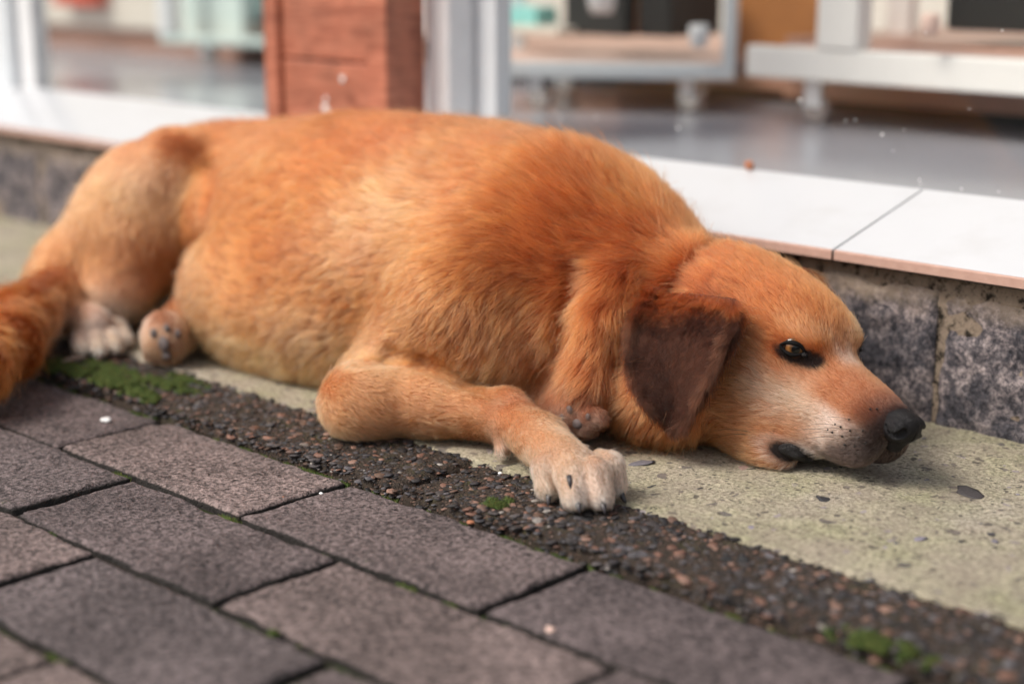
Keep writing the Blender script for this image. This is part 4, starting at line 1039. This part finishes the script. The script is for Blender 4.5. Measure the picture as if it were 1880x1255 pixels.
# ---------------------------------------------------------------- claws and pads
m = NT('claw'); m.bsdf((.045, .038, .040), .35, None, .5); MAT['claw'] = m.m
m = NT('claw_pale'); m.bsdf((.55, .36, .32), .4, None, .5); MAT['claw_pale'] = m.m
m = NT('pad'); m.bsdf(m.mix(m.noise(200, 3), (.06, .045, .045), (.16, .125, .12)), .6, m.bump(m.noise(700, 4), .6, .001), .4); MAT['pad'] = m.m
def claw(a, d, L_, r_, mt):
    a = np.array(a); d = np.array(d, float); d /= np.linalg.norm(d); pts = [a - d * .003, a + d * L_ * .35, a + d * L_ * .7 - np.array([0, 0, .0012]), a + d * L_ - np.array([0, 0, .0030])]
    for q in pts: q[2] = max(q[2], .0012)
    V, F = tubeVF(pts, [r_, r_, r_ * .7, r_ * .15], 8); mesh('claw', V, F, mt, DOG, smooth=True)
for i, (a, b, r_t) in enumerate(toes):
    A_, B_ = G(*a, .024), G(*b, .0115); d = B_ - A_; d[2] = min(d[2], -.004); d /= np.linalg.norm(d)
    claw(B_ + d * .0085 + np.array([0, 0, .0015]), d, .0085, .0023, MAT['claw'])
claw(hit(1045, 880) or P(1045, 880, .84) if False else P(1046, 880, .826), (.6, -.5, -.6), .0045, .0021, MAT['claw'])
for (px, py, Y) in ((150, 650, .855), (186, 652, .848), (215, 646, .853), (233, 633, .860)):
    claw(G(px, py, .006), (.2, -1, -.4), .006, .0020, MAT['claw_pale'])
for (px, py, s) in ((300, 632, (.010, .004, .009)), (282, 612, (.005, .003, .006)), (306, 603, (.005, .003, .005)), (326, 612, (.005, .003, .005)), (305, 652, (.008, .004, .005)), (1060, 778, (.008, .004, .007)), (1045, 752, (.006, .003, .006)), (1080, 765, (.004, .003, .005)), (1032, 765, (.004, .003, .005))):
    h_ = hit(px, py)
    if h_ is None: continue
    s = np.array(s) * (.62 if px > 1000 else .9); mesh('paw_pad', IV * s + h_ + fg(h_)[0] * .0002, IF, MAT['pad'], DOG, smooth=True)
# ================================================================ moss and litter
def moss(name, patches, n, label=None, hgt=.004):
    pts = []; 
    for (x, y, rx, ry, z, wgt) in patches:
        k = int(n * wgt); a = rng.uniform(0, 6.283, k); rr = np.sqrt(rng.uniform(0, 1, k)); q = np.stack([x + rr * rx * np.cos(a), y + rr * ry * np.sin(a), np.full(k, z)], 1)
        dome = (1 - rr ** 2) * min(rx, ry) * .10
        q[:, 2] += dome; m_ = fbm(q, 130, 4, 3) * 1.3 + .9 * (1 - rr) > rng.uniform(.15, .6, k); pts.append(q[m_])
    p = np.concatenate(pts); k = len(p); a = rng.uniform(0, 6.283, k); h = hgt * rng.uniform(.4, 1.2, k); w_ = rng.uniform(.0004, .0009, k)
    t = np.stack([np.cos(a), np.sin(a), np.zeros(k)], 1) * w_[:, None]; ln = np.stack([rng.normal(0, .5, k) * h, rng.normal(0, .5, k) * h, h], 1)
    s2 = np.stack([-np.sin(a), np.cos(a), np.zeros(k)], 1) * w_[:, None]
    V = np.stack([p - t, p + t, p + s2, p + ln], 1).reshape(-1, 3); b = np.arange(k)[:, None] * 4
    F = np.concatenate([b + np.array([[0, 1, 3]]), b + np.array([[1, 2, 3]]), b + np.array([[2, 0, 3]])])
    c = np.array([.080, .115, .034]) * rng.uniform(.45, 1.5, (k, 1)) * np.stack([rng.uniform(.7, 1.5, k), np.ones(k), np.ones(k)], 1)
    o = mesh(name, V, F, MAT['moss_blades'], col=np.repeat(c, 4, 0)); o['kind'] = 'stuff'; return o
pt = []
def mp(px, py, rx, ry, z=0.0, wgt=1.0): q = G(px, py, z); pt.append((q[0], q[1], rx, ry, z, wgt))
mp(912, 928, .012, .012, -.002, .10); mp(908, 950, .010, .010, -.006, .06); mp(860, 925, .025, .006, -.007, .06)
mp(1600, 1185, .030, .014, -.002, .14); mp(1660, 1205, .022, .012, -.004, .08); mp(120, 678, .06, .018, 0, .18); mp(215, 705, .055, .016, 0, .18); mp(255, 728, .03, .012, -.001, .09); mp(300, 705, .06, .012, 0, .05)
mp(340, 700, .04, .008, 0, .03); mp(210, 680, .05, .014, 0, .05)
for x in np.arange(-2.2, .1, .02):
    if rng.uniform() < .75: pt.append((x, .7865 + rng.uniform(-.0015, .001), .013, .003, -.014, .010))
for i in range(26):
    r_ = rng.integers(0, 4); pt.append((rng.uniform(-1.6, -.3), .787 - (r_ + 1) * PW, .012, .002, -.0155, .004))
for (px, py) in ((910, 1085), (985, 1020), (680, 1040), (10, 928), (500, 1165)): mp(px, py, .006, .0025, -.013, .006)
moss('moss', pt, 60000)
# litter
def scrap(pxs, z, r_, m, name, label, cat):
    pts = [G(px, py, z) + np.array([0, 0, r_ * .8]) for px, py in pxs]; c0 = pts[0].copy()
    V, F = tubeVF(pts, [r_ * .5] + [r_] * (len(pts) - 2) + [r_ * .5], 7); V = np.array(V) ; V[:, 2] = c0[2] + (V[:, 2] - c0[2]) * .7
    tag(mesh(name, V, F, m, smooth=True, origin=c0), label, cat)
scrap([(352, 779), (368, 783), (385, 793)], ZP + .001, .0012, MAT['leaf_dry'], 'dry_stem', 'thin curled dry stem in the joint beside the kerb', 'dry stem')
scrap([(413, 790), (428, 796), (440, 804), (443, 808)], ZP + .002, .0013, MAT['chalk'], 'paper_scrap', 'narrow curled whitish scrap at the kerb edge', 'paper scrap')
scrap([(115, 668), (135, 662), (158, 661)], .003, .003, MAT['twig'], 'twig', 'short pale brown twig lying on moss by the hind paw', 'twig')
def lump(px, py, z, s, m, name, label, cat, n=1):
    c0 = G(px, py, z); V = []; F = []
    for i in range(n):
        o_ = np.array([rng.uniform(-1, 1) * s * 1.2, rng.uniform(-1, 1) * s * .8, 0]) if i else 0; k = len(V) * 1
        V += list(IV * np.array([s, s * .8, s * .4]) * (1 + .3 * rng.uniform(-1, 1, (len(IV), 1))) * rng.uniform(.6, 1) + c0 + o_); F += [tuple(f + k) for f in IF]
    tag(mesh(name, V, F, m, smooth=True, origin=c0), label, cat)
lump(197, 772, ZP + .001, .0050, MAT['chalk'], 'bird_dropping', 'white crumbly dropping on the upper left paver', 'dropping', 3)
lump(872, 957, ZP + .002, .0042, MAT['leaf_dry'], 'leaf_fragment', 'orange brown leaf fragment in the joint below the moss tuft', 'leaf fragment', 2)
lump(1010, 1155, ZP + .001, .0040, MAT['pink_shelf'], 'pebble', 'single pale pink pebble on the paver right of centre', 'pebble')
lump(520, 912, ZP, .0022, MAT['leaf_dry'], 'leaf_fragment', 'tiny orange speck of leaf in the joint between two pavers', 'leaf fragment')
lump(648, 882, ZP + .001, .0030, MAT['pink_shelf'], 'pebble', 'small buff pebble at the kerb end of the central joint', 'pebble')
lump(590, 905, ZP + .001, .0022, MAT['chalk'], 'pebble', 'tiny white pebble on the central paver near the kerb', 'pebble')
lump(918, 868, .001, .0030, MAT['chalk'], 'pebble', 'small white pebble on the dark kerb left of the front paw', 'pebble')
